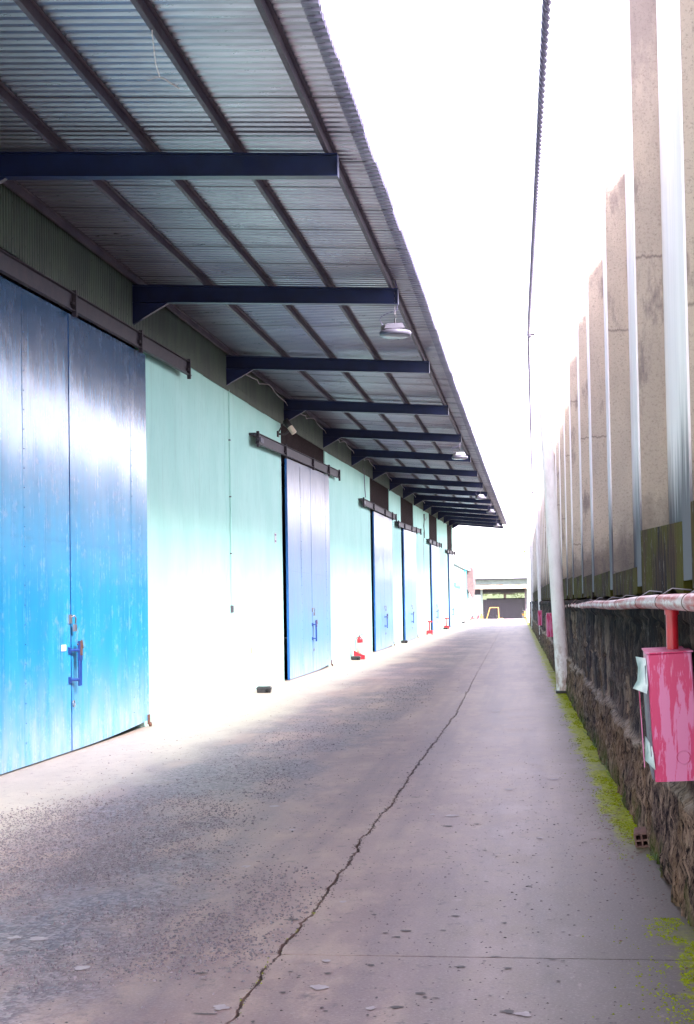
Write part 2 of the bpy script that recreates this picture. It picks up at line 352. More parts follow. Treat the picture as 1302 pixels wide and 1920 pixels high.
# ------------------------------------------------------------------ ground
def crack_x(y):
    b = interp([(0, -1.2), (5.4, -1.18), (6.55, -1.18), (7.55, -1.15), (10.8, -1.13), (13.6, -1.12), (20.3, -1.06), (32, -1.17), (60, -1.4), (104, -1.77), (140, -1.9)], y)
    amp = .045 if y < 30 else .03
    return b+amp*(noise.noise(Vector((y*1.1, 3.1, 0)))+.7*noise.noise(Vector((y*4.3, 9.1, 0)))+.35*noise.noise(Vector((y*17, 1.1, 0))))
def crack_w(y):
    return max(.004, .013+.012*noise.noise(Vector((y*3.1, 7.7, 2)))+.012*noise.noise(Vector((y*13, 2.2, 5)))) * (1 if y < 30 else .55)
def wallx(y): return .86-.0072*min(y, 100)
pav = empty('pavement', kind='structure')
def rows(y0, y1):
    ys = []; y = y0
    while y < y1:
        ys.append(y); y += .03 if y < 14 else (.08 if y < 35 else .5)
    return ys+[y1]
XL = -5.30
def slab(side, y0, y1):
    mb = MB(); ys = rows(y0, y1); vs = []; fs = []
    for y in ys:
        c = crack_x(y); wd = crack_w(y)/2
        if side < 0: a, b = XL, c-wd
        else: a, b = c+wd, wallx(y)+.3
        vs += [(a, y, -.05), (a, y, 0), (b, y, 0), (b, y, -.05)]
    n = len(ys)
    for i in range(n-1):
        k = i*4
        for j in range(3): fs.append((k+j, k+4+j, k+5+j, k+1+j))
    fs.append((0, 1, 2, 3)); fs.append(tuple(4*(n-1)+j for j in (3, 2, 1, 0)))
    mb.add(vs, fs); return mb.build('slab', MT['ground'], pav)
JY = 6.46
for sd_ in (-1, 1):
    slab(sd_, -9, JY-.006); slab(sd_, JY+.006, 136)
MB().box(-5.3, 1.3, -9, 136, -.14, -.035).build('crack_fill', MT['soil'], pav)
MB().add([(-5.6, 136.01, 0), (2.5, 136.01, 0), (6, 146, -1.1), (-12, 146, -1.1), (-14, 176, -1.1), (10, 176, -1.1)], [(0, 1, 2, 3), (3, 2, 5, 4)]).build('yard_ramp', MT['ground'], pav)
# terrain sheet to the horizon
tv = []; tf = []
tx = [-1500, -300, -60, -16, -8, 4, 12, 60, 300, 1500]; ty = [-1500, -200, -30, 60, 130, 137, 147, 200, 420, 900, 1500]
for y in ty:
    for x in tx: tv.append((x, y, -.18 if y <= 137 else -1.25))
nx = len(tx)
for j in range(len(ty)-1):
    for i in range(nx-1): tf.append((j*nx+i, j*nx+i+1, (j+1)*nx+i+1, (j+1)*nx+i))
tag(MB().add(tv, tf).build('ground', MT['terrain']), kind='structure')

# exposed pebbles
def agg(x, y):
    n1 = noise.noise(Vector((x*.9, y*.45, 1.3))); n2 = noise.noise(Vector((x*3, y*1.6, 6.3)))
    d = 0
    for cx, cy, rx, ry, wt in ((-2.9, 8.2, 1.3, 2.0, 1), (-2.1, 7.4, 1.0, 1.6, .85), (-3.4, 10.2, .8, 2.0, .9), (-2.6, 11.6, .8, 2.6, .75), (-2.7, 17, .6, 5, .6), (-1.55, 6.6, .5, .6, .7), (-2.2, 24, .6, 7, .45)):
        q = ((x-cx)/rx)**2+((y-cy)/ry)**2; d = max(d, wt*max(0, 1.15-q))
    return d*(.75+1.3*n1+.8*n2)
rnd = random.Random(3); mb = MB(); cnt = 0
while cnt < 26000:
    y = 5.2+abs(rnd.gauss(0, 1))*5.0 if rnd.random() < .8 else rnd.uniform(8, 34); x = rnd.uniform(-4.6, -1.05)
    if y > 34 or x > crack_x(y)-.03: continue
    if rnd.random() > agg(x, y)*.9+.012: continue
    r = rnd.choice((.0035, .005, .006, .008))*rnd.uniform(.8, 1.5); h = r*rnd.uniform(.3, .8); a = rnd.uniform(0, 6.3)
    vs = [(x+r*math.cos(a+q*1.5708)*rnd.uniform(.7, 1.2), y+r*math.sin(a+q*1.5708)*rnd.uniform(.7, 1.2), -.001) for q in range(4)]
    tp = [(x+(p[0]-x)*.55, y+(p[1]-y)*.55, h) for p in vs]
    mb.add(vs+tp, [(4, 5, 6, 7), (0, 1, 5, 4), (1, 2, 6, 5), (2, 3, 7, 6), (3, 0, 4, 7)]); cnt += 1
tag(mb.build('gravel', MT['peb'], pav), kind='stuff')

def blob(mb, x, y, rx, ry, z, n=14, seed=0):
    rr = random.Random(seed); ph = rr.uniform(0, 9); vs = [(x, y, z)]
    for k in range(n):
        q = 2*math.pi*k/n; s_ = 1+.55*noise.noise(Vector((math.cos(q)*1.3+ph, math.sin(q)*1.3, ph)))+rr.uniform(-.22, .22)
        vs.append((x+rx*s_*math.cos(q), y+ry*s_*math.sin(q), z))
    mb.add(vs, [(0, k+1, (k+1) % n+1) for k in range(n)])
spl = [(-2.39, 6.68, .075, .05), (-2.52, 6.70, .05, .04), (-2.0, 6.16, .05, .05), (-.9, 5.91, .05, .05), (-1.25, 5.59, .045, .045), (-.6, 10.69, .055, .07), (-2.04, 11.18, .06, .06), (-.93, 6.35, .03, .03), (-1.7, 10.0, .035, .05),
       (-.05, 5.58, .05, .035), (-.65, 5.62, .025, .03), (-1.02, 7.6, .03, .03), (.05, 9.7, .03, .04), (-.2, 12.2, .05, .06), (-.75, 10.75, .03, .04), (.2, 12.9, .06, .06), (-1.75, 8.6, .04, .05), (-2.9, 9.4, .03, .03), (-.5, 21, .08, .3)]
for i, (x, y, a, b) in enumerate(spl):
    m_ = MB(); blob(m_, x, y, a*.72, b*.72, .0035, 22, i); m_.build('paint_splash', MT['plaint'], pav)
pits = [(-.11, 5.61, .035, .028), (-.4, 7.29, .025, .02), (-1.22, 7.16, .05, .02), (-.55, 5.64, .028, .025), (-.47, 5.85, .025, .02), (-.33, 6.28, .028, .02), (-.12, 6.27, .025, .018), (-.72, 6.28, .02, .02), (.08, 6.44, .025, .012),
        (-.18, 6.47, .03, .012), (-.62, 6.95, .035, .02), (-.66, 6.82, .025, .012), (-.72, 6.9, .015, .015), (-.82, 7.3, .02, .015), (-.6, 10.2, .04, .03), (-.4, 10.3, .03, .03), (-.95, 11.7, .04, .03), (-1.45, 6.1, .03, .015), (-1.3, 5.5, .06, .01)]
rnd = random.Random(11)
for i in range(75):
    pits.append((rnd.uniform(-1.1, .35), 5.3+abs(rnd.gauss(0, 4.5)), rnd.uniform(.006, .02), rnd.uniform(.006, .02)))
for i in range(40): pits.append((rnd.uniform(-3.6, -1.2), 5.3+abs(rnd.gauss(0, 4)), rnd.uniform(.006, .02), rnd.uniform(.005, .015)))
m_ = MB()
for i, (x, y, a, b) in enumerate(pits): blob(m_, x, y, a*.8, b*.7, .003, 14, 50+i)
tag(m_.build('pothole', MT['pit'], pav), kind='stuff')
rnd = random.Random(77)
for nm_, mt_, N_ in (('dark_grit', 'pit', 3800), ('pale_grit', 'peb', 3800)):
    m_ = MB()
    for i in range(N_):
        y = 5.2+abs(rnd.gauss(0, 1))*6; x = rnd.uniform(-4.4, wallx(y)-.05)
        if noise.noise(Vector((x*1.3, y*.8, 3 if mt_ == 'pit' else 9))) < rnd.uniform(-.5, .4): continue
        r_ = rnd.choice((.002, .003, .003, .005))*rnd.uniform(.8, 1.6); a = rnd.uniform(0, 6.3)
        m_.add([(x+r_*1.4*math.cos(a+q*2.094), y+r_*math.sin(a+q*2.094), 0) for q in range(3)]+[(x, y, r_*.6)], [(0, 1, 3), (1, 2, 3), (2, 0, 3)])
    tag(m_.build(nm_, MT[mt_], pav), kind='stuff')
# crumbs and moss in the crack, leaf litter
m_ = MB(); m2 = MB(); rnd = random.Random(5)
for i in range(2400):
    y = 5.2+abs(rnd.gauss(0, 1))*9; c = crack_x(y); r = rnd.uniform(.002, .006)
    x = c+rnd.gauss(0, 1)*(.006+(.010 if rnd.random() < .25 else 0)); z = -.03 if abs(x-c) < crack_w(y)/2 else 0
    tgt = m2 if rnd.random() < .22 and y < 7.5 else m_
    vs = [(x+r*math.cos(q*2.1+i), y+r*math.sin(q*2.1+i), z) for q in range(3)]+[(x, y, z+r*1.1)]
    tgt.add(vs, [(0, 1, 3), (1, 2, 3), (2, 0, 3)])
tag(m_.build('crack_rubble', MT['pit'], pav), kind='stuff'); tag(m2.build('crack_moss', MT['moss'], pav), kind='stuff')

rnd = random.Random(17); m_ = MB()
for i in range(420):
    y = rnd.gauss(10.6, 1.3); x = wallx(y)-.08-abs(rnd.gauss(0, .16)); a = rnd.uniform(0, 6.3); q = rnd.uniform(.006, .016); dx, dy = math.cos(a)*q, math.sin(a)*q
    if y < 5.3: continue
    m_.add([(x-dx, y-dy, .004), (x-dy*.3, y+dx*.3, .007), (x+dx, y+dy, .005), (x+dy*.3, y-dx*.3, .004)], [(0, 1, 2, 3)])
tag(m_.build('leaf_litter', MT['rust'], pav), kind='stuff')

# ------------------------------------------------------------------ warehouse
ZT = [(-9, 5.4), (0, 5.5), (12, 5.60), (18, 5.70), (30, 5.80), (50, 6.07), (100, 6.95)]
ZW = [(-9, 5.62), (0, 5.72), (12, 5.82), (18, 5.91), (30, 6.07), (42, 6.27), (53, 6.43), (100, 7.35)]
ZC = [(-9, 5.0), (0, 5.1), (13, 5.25), (23, 5.40), (36, 5.62), (48, 5.88), (65, 6.20), (100, 6.95)]
def ztop(x, y):          # top plane of the beams
    a, b = interp(ZT, y), interp(ZW, y); return a+(b-a)*(-1.6-x)/3.55
WX = -5.17
wh = empty('warehouse', (0, 0, 0), 'long mint green warehouse with tall blue sliding doors and a deep corrugated canopy', 'warehouse')
Y0, Y1 = -8.0, 100.0
DOORS = [  # y0, split, y1, opening start, rail y0, rail y1, rail z0, rail z1 (underside)
    (12.2, 15.34, 18.60, 12.5, 8.6, 20.9, 4.78, 5.12),
    (29.95, 33.25, 36.45, 29.72, 26.2, 38.1, 4.68, 5.04),
    (47.3, 50.4, 53.7, 46.95, 43.6, 54.8, 4.70, 4.86),
    (58.9, 62.2, 65.3, 58.55, 55.6, 67.6, 4.66, 4.95),
    (76.0, 79.3, 82.6, 75.6, 73.2, 84.0, 4.74, 4.92),
    (93.2, 96.0, 98.9, 92.8, 90.0, 99.8, 4.80, 5.0)]
def railz(d, y): return d[6]+(d[7]-d[6])*(y-d[4])/(d[5]-d[4])
# plaster wall with real openings
def wall_seg(y0, y1, z0=None):
    mb = MB(); ys = [y0]; y = math.ceil(y0/6)*6
    while y < y1:
        if y > y0: ys.append(y)
        y += 6
    ys.append(y1)
    for a, b in zip(ys, ys[1:]):
        za, zb = interp(ZC, a), interp(ZC, b)
        mb.hexa([(WX-.25, a, 0), (WX, a, 0), (WX, b, 0), (WX-.25, b, 0)], [(WX-.25, a, za), (WX, a, za), (WX, b, zb), (WX-.25, b, zb)])
    return mb.build('wall', MT['mint'], wh)
edges = [Y0]
for d in DOORS: edges += [d[3], d[2]-.12]
edges.append(Y1)
for a, b in zip(edges[::2], edges[1::2]): wall_seg(a, b)
for d in DOORS:   # dark mesh panel between rail and cladding, set in the opening
    ya, yb = d[3], d[2]-.12; mb = MB()
    za, zb = railz(d, ya)-.12, railz(d, yb)-.12
    mb.hexa([(WX-.2, ya, za), (WX-.03, ya, za), (WX-.03, yb, zb), (WX-.2, yb, zb)], [(WX-.2, ya, interp(ZC, ya)), (WX-.03, ya, interp(ZC, ya)), (WX-.03, yb, interp(ZC, yb)), (WX-.2, yb, interp(ZC, yb))])
    n = int((yb-ya)/.16)
    for i in range(n):
        y = ya+.06+i*.16
        if y+.04 < yb: mb.box(WX-.032, WX-.012, y, y+.035, railz(d, y)-.1, interp(ZC, y)-.01)
    mb.build('mesh_panel', MT['dark'], wh)
# interior shell
mb = MB()
def wall_y(x0, x1, ya, yb, up=.12):
    mb.hexa([(x0, ya, 0), (x1, ya, 0), (x1, yb, 0), (x0, yb, 0)], [(x0, ya, ztop(x0, ya)+up), (x1, ya, ztop(x1, ya)+up), (x1, yb, ztop(x1, yb)+up), (x0, yb, ztop(x0, yb)+up)])
yk = [Y0, 0, 12, 18, 30, 42, 50, 53, 100]
for a, b in zip(yk, yk[1:]): wall_y(-12.2, -12, a, b)
wall_y(-12, WX-.25, Y0, Y0+.2); wall_y(-12, WX-.25, Y1-.2, Y1); mb.build('rear_wall', MT['dc'], wh)
MB().box(-12, WX-.02, Y0, Y1, -.12, -.012).build('inner_floor', MT['dc'], wh)
# olive cladding sheets over the wall head
PC = .076
y = Y0; CW = PC*10
while y < Y1-.01:
    y2 = min(y+CW, Y1); mb = MB(); vs = []; n = int(round((y2-y)/PC))
    pts = []
    for i in range(max(n, 1)):
        for t, dx in ((0, 0), (.3, 0), (.45, .014), (.8, .014)): pts.append((y+(i+t)*PC, dx))
    pts.append((min(y+n*PC, Y1), 0))
    jag = rnd.uniform(-.008, .008)
    for (yy, dx) in pts:
        zb = interp(ZC, yy)-.03+jag; zt = ztop(WX, yy)+.10
        vs += [(WX+.012+dx, yy, zb), (WX+.012+dx, yy, zt)]
    fs = [(2*i, 2*i+2, 2*i+3, 2*i+1) for i in range(len(pts)-1)]
    m_ = len(vs); vs += [(a-.004, b, c) for a, b, c in vs]; fs += [(f[3]+m_, f[2]+m_, f[1]+m_, f[0]+m_) for f in fs]
    fs += [(2*i+m_, 2*i+2+m_, 2*i+2, 2*i) for i in range(len(pts)-1)]
    mb.add(vs, fs)
    for zz in (.13, .5):
        for q in range(2):
            yy = y+(1.6+5*q)*PC; zc = interp(ZC, yy)+zz; mb.box(WX+.02, WX+.034, yy-.007, yy+.007, zc, zc+.014)
    mb.build('cladding_sheet', MT['clad'], wh); y += CW
# canopy beams with gussets
beams = [6.4, 12.35]+[18.25+5.9*i for i in range(14)]
beams = [b for b in beams if b < 99]+[99.6]
for i, by in enumerate(beams):
    a, b = interp(ZW, by), interp(ZT, by); xa, xb = WX+.005, -1.6; hw, fw, ft = .006, .055, .012
    ha, hb = .235, .205
    mb = MB()
    def bar(za0, za1, zb0, zb1, w_):
        mb.hexa([(xa, by-w_, za0), (xb, by-w_, zb0), (xb, by+w_, zb0), (xa, by+w_, za0)], [(xa, by-w_, za1), (xb, by-w_, zb1), (xb, by+w_, zb1), (xa, by+w_, za1)])
    bar(a-ft, a, b-ft, b, fw); bar(a-ha, a-ha+ft, b-hb, b-hb+ft, fw); bar(a-ha+ft, a-ft, b-hb+ft, b-ft, hw)
    mb.box(xb, xb+.008, by-fw, by+fw, b-hb, b)
    o = mb.build('canopy_beam', MT['beam'], wh)
    g = MB(); zg = a-ha-.002
    g.add([(xa, by-.03, zg), (xa+.5, by-.03, zg-.03), (xa, by-.03, zg-.30), (xa, by+.03, zg), (xa+.5, by+.03, zg-.03), (xa, by+.03, zg-.30)], [(0, 2, 1), (3, 4, 5), (0, 1, 4, 3), (1, 2, 5, 4), (2, 0, 3, 5)])
    g.build('gusset', MT['beam'], o)
# purlins
for px in (-5.06, -4.13, -3.30, -2.50, -1.67):
    ys = [Y0+i*2.0 for i in range(55)]; ys[-1] = Y1-.02
    mb = MB()
    for a, b in zip(ys, ys[1:]):
        za, zb = ztop(px, a), ztop(px, b)
        def seg(x0, x1, lo, hi):
            mb.hexa([(x0, a, za+lo), (x1, a, za+lo), (x1, b, zb+lo), (x0, b, zb+lo)], [(x0, a, za+hi), (x1, a, za+hi), (x1, b, zb+hi), (x0, b, zb+hi)])
        seg(px-.003, px+.003, .005, .090); seg(px+.003, px+.035, .084, .090); seg(px-.036, px-.003, .003, .009); seg(px-.036, px-.031, .009, .025)
    mb.build('purlin', MT['purlin'], wh)
# roof sheets: every sheet its own object
PR = .124; NP = 7
def roof_strip(y0, n, xa, xb, dz, amp=.034, phase=0, pf=((0, 0), (.42, 0), (.56, 1), (.86, 1))):
    mb = MB(); prof = []
    for i in range(n):
        for t, h in pf: prof.append((y0+(i+t+phase)*PR, h*amp))
    prof.append((y0+(n+phase)*PR, 0)); vs = []
    for (yy, h) in prof:
        for x in (xa, xb):
            vs.append((x, yy, ztop(x, yy)+dz+h))
    m_ = len(vs); vs += [(a, b, c+.004) for a, b, c in vs]; L_ = len(prof)
    fs = []
    for i in range(L_-1):
        a, b, c, d = 2*i, 2*i+1, 2*i+3, 2*i+2
        fs += [(d, c, b, a), (a+m_, b+m_, c+m_, d+m_), (b, c, c+m_, b+m_), (d, a, a+m_, d+m_)]
    return mb.add(vs, fs)
y = Y0; i = 0
while y < Y1-.05:
    n = min(NP, int(round((Y1-y)/PR)))
    jz = .094+rnd.uniform(0, .004)
    roof_strip(y, n, -12.3, -1.38, jz, .042).build('roof_sheet', MT['roof'], wh)
    roof_strip(y, n, -1.43, -1.315+rnd.uniform(-.008, .008), jz-.012, .070, .32, ((0, 0), (.46, 0), (.62, 1), (.78, 1), (.94, 0))).build('eave_sheet', MT['roof2'], wh)
    # lapped edge between two sheets
    lb = MB(); lb.hexa(*[[(x, yy, ztop(x, yy)+q) for x, yy in ((-5.1, y-.012), (-1.40, y-.012), (-1.40, y+.012), (-5.1, y+.012))] for q in (.078, .083)])
    if rnd.random() < .7: lb.build('sheet_lap', MT['purlin'], wh)
    y += PR*n; i += 1
# rails, doors
rnd = random.Random(21)
for di, d in enumerate(DOORS):
    ra, rb = d[4], d[5]; xo = WX+.13
    mb = MB(); hgt = .19
    za, zb = d[6], d[7]
    def seg(x0, x1, lo, hi):
        mb.hexa([(x0, ra, za+lo), (x1, ra, za+lo), (x1, rb, zb+lo), (x0, rb, zb+lo)], [(x0, ra, za+hi), (x1, ra, za+hi), (x1, rb, zb+hi), (x0, rb, zb+hi)])
    seg(xo, xo+.008, .0, hgt); seg(xo-.008, xo+.05, hgt, hgt+.008); seg(xo-.008, xo+.05, -.008, 0); seg(WX+.002, xo-.01, hgt-.03, hgt+.01)
    rl = mb.build('door_rail', MT['rail'], wh)
    nb = 4
    for yy in (ra+.06, ra+(d[1]-ra)*.45, d[1], d[2]-.5, rb-.12):
        z = railz(d, yy); MB().box(xo+.009, xo+.06, yy-.02, yy+.02, z-.07, z+hgt+.04).box(xo+.009, xo+.045, yy-.07, yy+.07, z+.05, z+.09).build('hanger_bracket', MT['rail'], rl)
    if di > 0:
        z = railz(d, ra+.5); MB().box(xo+.009, xo+.03, ra+.35, ra+.7, z+.05, z+.14).build('end_plate', MT['beam'], rl)
    xd0, xd1 = WX+.035, WX+.085
    for li, (a, b) in enumerate(((d[0], d[1]-.02), (d[1]+.02, d[2]))):
        z0a, z0b = (.015, .02) if li == 0 else (.02, .10)
        leaf = MB(); ny = 18; nz = 26; vs = []
        sd0 = di*10+li
        for j in range(nz+1):
            for i in range(ny+1):
                yy = a+(b-a)*i/ny; zb_ = z0a+(z0b-z0a)*(i/ny)**2; zt_ = railz(d, yy)-.02
                z = zb_+(zt_-zb_)*j/nz
                e = 1 if 0 < i < ny and 0 < j < nz else 0
                dx = e*(.007*noise.noise(Vector((yy*1.3, z*.6, sd0)))+.003*noise.noise(Vector((yy*4, z*2.2, sd0+4))))
                vs.append((xd1+dx, yy, z))
        fs = [((j*(ny+1)+i), (j*(ny+1)+i+1), ((j+1)*(ny+1)+i+1), ((j+1)*(ny+1)+i)) for j in range(nz) for i in range(ny)]
        leaf.add(vs, fs, True)
        za_, zb_ = railz(d, a)-.02, railz(d, b)-.02
        leaf.hexa([(xd0, a, z0a), (xd1-.004, a, z0a), (xd1-.004, b, z0b), (xd0, b, z0b)], [(xd0, a, za_), (xd1-.004, a, za_), (xd1-.004, b, zb_), (xd0, b, zb_)])
        # frame border flush at the edges
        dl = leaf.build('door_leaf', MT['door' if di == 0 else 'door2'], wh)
        MB().box(xd0, xd1-.001, a-.004, a-.0005, z0a, za_).build('edge_strip', MT['edge'], dl); MB().box(xd0, xd1-.001, b+.0005, b+.004, z0b, zb_).build('edge_strip', MT['edge'], dl)
        # vertical and horizontal sheet seams with rivets
        sm = MB(); rv = MB(); L_ = b-a
        for q in ((.53,) if li == 0 else (.76,)):
            yy = a+L_*q; sm.box(xd1-.006, xd1+.003, yy-.002, yy+.002, z0b+.1, min(za_, zb_)-.02)
            if di < 2:
                for kz in range(22): rv.lathe([(.005, 0), (.004, .010)], 6, (0, 0, 0), True, Matrix.Translation((xd1+.004, yy+.02, .25+kz*.2)) @ Matrix.Rotation(R(90), 4, 'Y'))
        zs = 2.35
        sm.box(xd1-.006, xd1+.005, a+.01, b-.01, zs-.003, zs+.003)
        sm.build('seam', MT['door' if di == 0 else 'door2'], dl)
        if rv.v: rv.build('rivets', MT['edge'], dl)
        if li == 0:   # handle, lock, ring
            hy = b-.02; h = MB()
            for k, (dz, m__) in enumerate(((0, 'hblue'),)):
                h.tube([(xd1+.075, hy+.10, .74), (xd1+.075, hy+.10, 1.24)], .016, 8); h.tube([(xd1+.075, hy+.16, .74), (xd1+.075, hy+.16, 1.24)], .012, 8)
                h.box(xd1+.06, xd1+.09, hy+.085, hy+.175, 1.02, 1.24)
            for zz in (.81, 1.14): h.tube([(xd1, hy-.03, zz), (xd1+.075, hy+.10, zz)], .017, 8); h.box(xd1-.002, xd1+.02, hy-.07, hy+.0, zz-.035, zz+.035)
            h.build('handle', MT['hblue'], dl)
            h = MB(); h.tube([(xd1+.06, hy+.085, 1.20), (xd1+.094, hy+.13, 1.245), (xd1+.094, hy+.17, 1.16)], .012, 6).box(xd1+.091, xd1+.094, hy+.09, hy+.17, 1.08, 1.24); h.build('handle_rust', MT['rust'], dl)
            p = MB(); p.tube([(xd1+.01, hy+.0, 1.50), (xd1+.05, hy+.01, 1.53), (xd1+.06, hy+.04, 1.50), (xd1+.05, hy+.05, 1.44)], .009, 6); p.box(xd1+.03, xd1+.06, hy+.02, hy+.075, 1.35, 1.43); p.box(xd1, xd1+.02, hy-.04, hy+.03, 1.44, 1.54); p.build('padlock', MT['steel'], dl)
            p = MB(); rg = [(xd1+.03, hy+.03+.035*math.cos(q*.6283), .545+.035*math.sin(q*.6283)) for q in range(11)]; p.tube(rg, .007, 6); p.build('ring', MT['steel'], dl)
        else:
            p = MB(); p.lathe([(.03, -.015), (.03, .015)], 12, (0, 0, 0), True, Matrix.Translation((xd1+.03, b-.06, .04)) @ Matrix.Rotation(R(90), 4, 'Y')); p.box(xd1-.002, xd1+.02, b-.10, b-.02, .04, .17); p.build('floor_roller', MT['rust'], dl)
        if di == 0 and li == 0:
            MB().box(xd1+.004, xd1+.008, b-.33, b-.17, 1.14, 1.21).build('sticker', MT['paper'], dl)
    # black strip standing in for the dark of the slide gap
    mb = MB(); mb.box(WX-.06, WX-.04, d[3], d[3]+.02, 0, railz(d, d[3])-.1); mb.build('jamb_shade', MT['hole'], wh)

# fine wall cracks / paint seams (raised mastic joints)
for yy in (44.2, 68.6, 88.5, 24.0):
    MB().box(WX-.001, WX+.004, yy-.006, yy+.006, .05, interp(ZC, yy)-.05).build('wall_joint', MT['mint'], wh)

# ------------------------------------------------------------------ second building and far shed
b2 = empty('annex_building', (-6, 103, 0), 'pale low building just past the end of the long mint warehouse', 'building')
def L_(o, mb, name, m): return mb.build(name, MT[m], o)
def rb(mb, o, x0, x1, y0, y1, z0, z1):
    l = o.location; return mb.box(x0-l.x, x1-l.x, y0-l.y, y1-l.y, z0-l.z, z1-l.z)
L_(b2, rb(MB(), b2, -14, -5.45, 103, 136, 0, 4.4), 'wall', 'teal')
L_(b2, rb(MB(), b2, -5.44, -5.25, 104.5, 116, 2.85, 3.12), 'lintel', 'cyan')
m_ = MB()
for k in range(6): rb(m_, b2, -5.445, -5.41, 105+k*1.9, 105.2+k*1.9, .1, 2.84)
L_(b2, m_, 'door_panel', 'cyan')
m_ = MB()
for (yy, z0, z1) in ((121, 2.2, 4.5), (124, 1.9, 4.5)): rb(m_, b2, -5.35, -5.27, yy, yy+.08, 0, z1)
L_(b2, m_, 'downpipe', 'cyan')
m_ = MB(); l = b2.location
q = [(-7.5, 5.3), (-4.75, 4.2), (-4.75, 4.08), (-7.5, 5.18)]
def prism_y(mb, q, y0, y1, o):
    l = o.location; n = len(q); vs = [(x-l.x, y0-l.y, z-l.z) for x, z in q]+[(x-l.x, y1-l.y, z-l.z) for x, z in q]
    mb.add(vs, [tuple(range(n-1, -1, -1)) if 0 else tuple(range(n)), tuple(range(2*n-1, n-1, -1))]+[(i, i+n, (i+1) % n+n, (i+1) % n) for i in range(n)]); return mb
L_(b2, prism_y(MB(), [(-14, 5.6), (-5.1, 4.6), (-5.1, 4.48), (-14, 5.48)], 102.6, 136.6, b2), 'roof', 'paleroof')
L_(b2, prism_y(MB(), [(-5.43, 4.75), (-4.9, 4.75), (-4.82, 3.2), (-5.0, 2.0), (-5.43, 2.9)], 128, 133, b2), 'side_awning', 'brownclad')

fs_ = empty('storage_shed', (-3, 170, -1.1), 'grey shed with a dark folding gate closing off the far end of the alley', 'shed')
L_(fs_, rb(MB(), fs_, -5.6, -5.35, 169.9, 170.2, -1.1, 3.3), 'post', 'farclad')
L_(fs_, rb(MB(), fs_, -.35, -.1, 169.9, 170.2, -1.1, 3.3), 'post', 'purlin')
L_(fs_, rb(MB(), fs_, -9, -5.6, 170, 170.25, -.6, 2.5), 'wall', 'teal')
L_(fs_, rb(MB(), fs_, -.1, 10, 170, 170.25, -1.1, 3.3), 'wall', 'teal')
L_(fs_, rb(MB(), fs_, -9, -5.6, 169.9, 170.3, -1.1, -.6), 'foundation', 'dc')
L_(fs_, rb(MB(), fs_, -9, -5.6, 170.02, 170.22, 2.5, 3.3), 'upper_panel', 'gate')
m_ = MB(); n = 0
for k in range(110):
    x = -9+k*.17; rb(m_, fs_, x, x+.10, 169.95, 170.0, 3.75, 4.33); 
rb(m_, fs_, -9, 10, 170.0, 170.2, 3.3, 4.35); L_(fs_, m_, 'front_cladding', 'farclad')
m_ = MB()
l = fs_.location
for k in range(95):
    x = -6.2+k*.17-l.x; m_.add([(x, 168.3-l.y, 3.2-l.z), (x+.11, 168.3-l.y, 3.2-l.z), (x+.11, 169.94-l.y, 3.72-l.z), (x, 169.94-l.y, 3.72-l.z)], [(0, 1, 2, 3)])
m_.add([(-6.2-l.x, 168.3-l.y, 3.17-l.z), (10-l.x, 168.3-l.y, 3.17-l.z), (10-l.x, 169.94-l.y, 3.69-l.z), (-6.2-l.x, 169.94-l.y, 3.69-l.z)], [(0, 1, 2, 3)])
L_(fs_, m_, 'awning', 'valance')
m_ = MB(); m_.hexa([(-10-l.x, 169.4-l.y, 4.36-l.z), (10-l.x, 169.4-l.y, 4.36-l.z), (10-l.x, 186-l.y, 7.2-l.z), (-10-l.x, 186-l.y, 7.2-l.z)], [(-10-l.x, 169.4-l.y, 4.46-l.z), (10-l.x, 169.4-l.y, 4.46-l.z), (10-l.x, 186-l.y, 7.3-l.z), (-10-l.x, 186-l.y, 7.3-l.z)])
L_(fs_, m_, 'roof', 'paleroof')
L_(fs_, rb(MB(), fs_, -10, 10, 169.3, 169.38, 4.28, 4.42), 'gutter', 'gate')
L_(fs_, rb(MB(), fs_, -9, -8.8, 170.3, 186, -1.1, 4.4), 'side_wall', 'dc'); L_(fs_, rb(MB(), fs_, 9.8, 10, 170.3, 186, -1.1, 4.4), 'side_wall', 'dc')
for k in range(12):
    x0 = -5.33+k*.415; m_ = MB()
    rb(m_, fs_, x0, x0+.414, 170.02+.05*(k % 2), 170.07+.05*(k % 2), -1.05, 1.93); rb(m_, fs_, x0+.17, x0+.19, 169.98+.05*(k % 2), 170.03+.05*(k % 2), -1.05, 1.93)
    L_(fs_, m_, 'gate_panel', 'gate')
    m_ = MB()
    for q in range(3): rb(m_, fs_, x0+.02+q*.14, x0+.05+q*.14, 170.05, 170.09, 1.95, 2.62)
    L_(fs_, m_, 'gate_bar', 'gate')
L_(fs_, rb(MB(), fs_, -5.35, -.35, 170.0, 170.15, 2.6, 2.7), 'gate_rail', 'gate')
L_(fs_, rb(MB(), fs_, -5.35, -.35, 170.3, 170.4, 2.72, 3.3), 'lintel', 'gate')
L_(fs_, rb(MB(), fs_, -5.35, -.35, 185.6, 185.8, -1.1, 2.1), 'back_wall', 'gate')

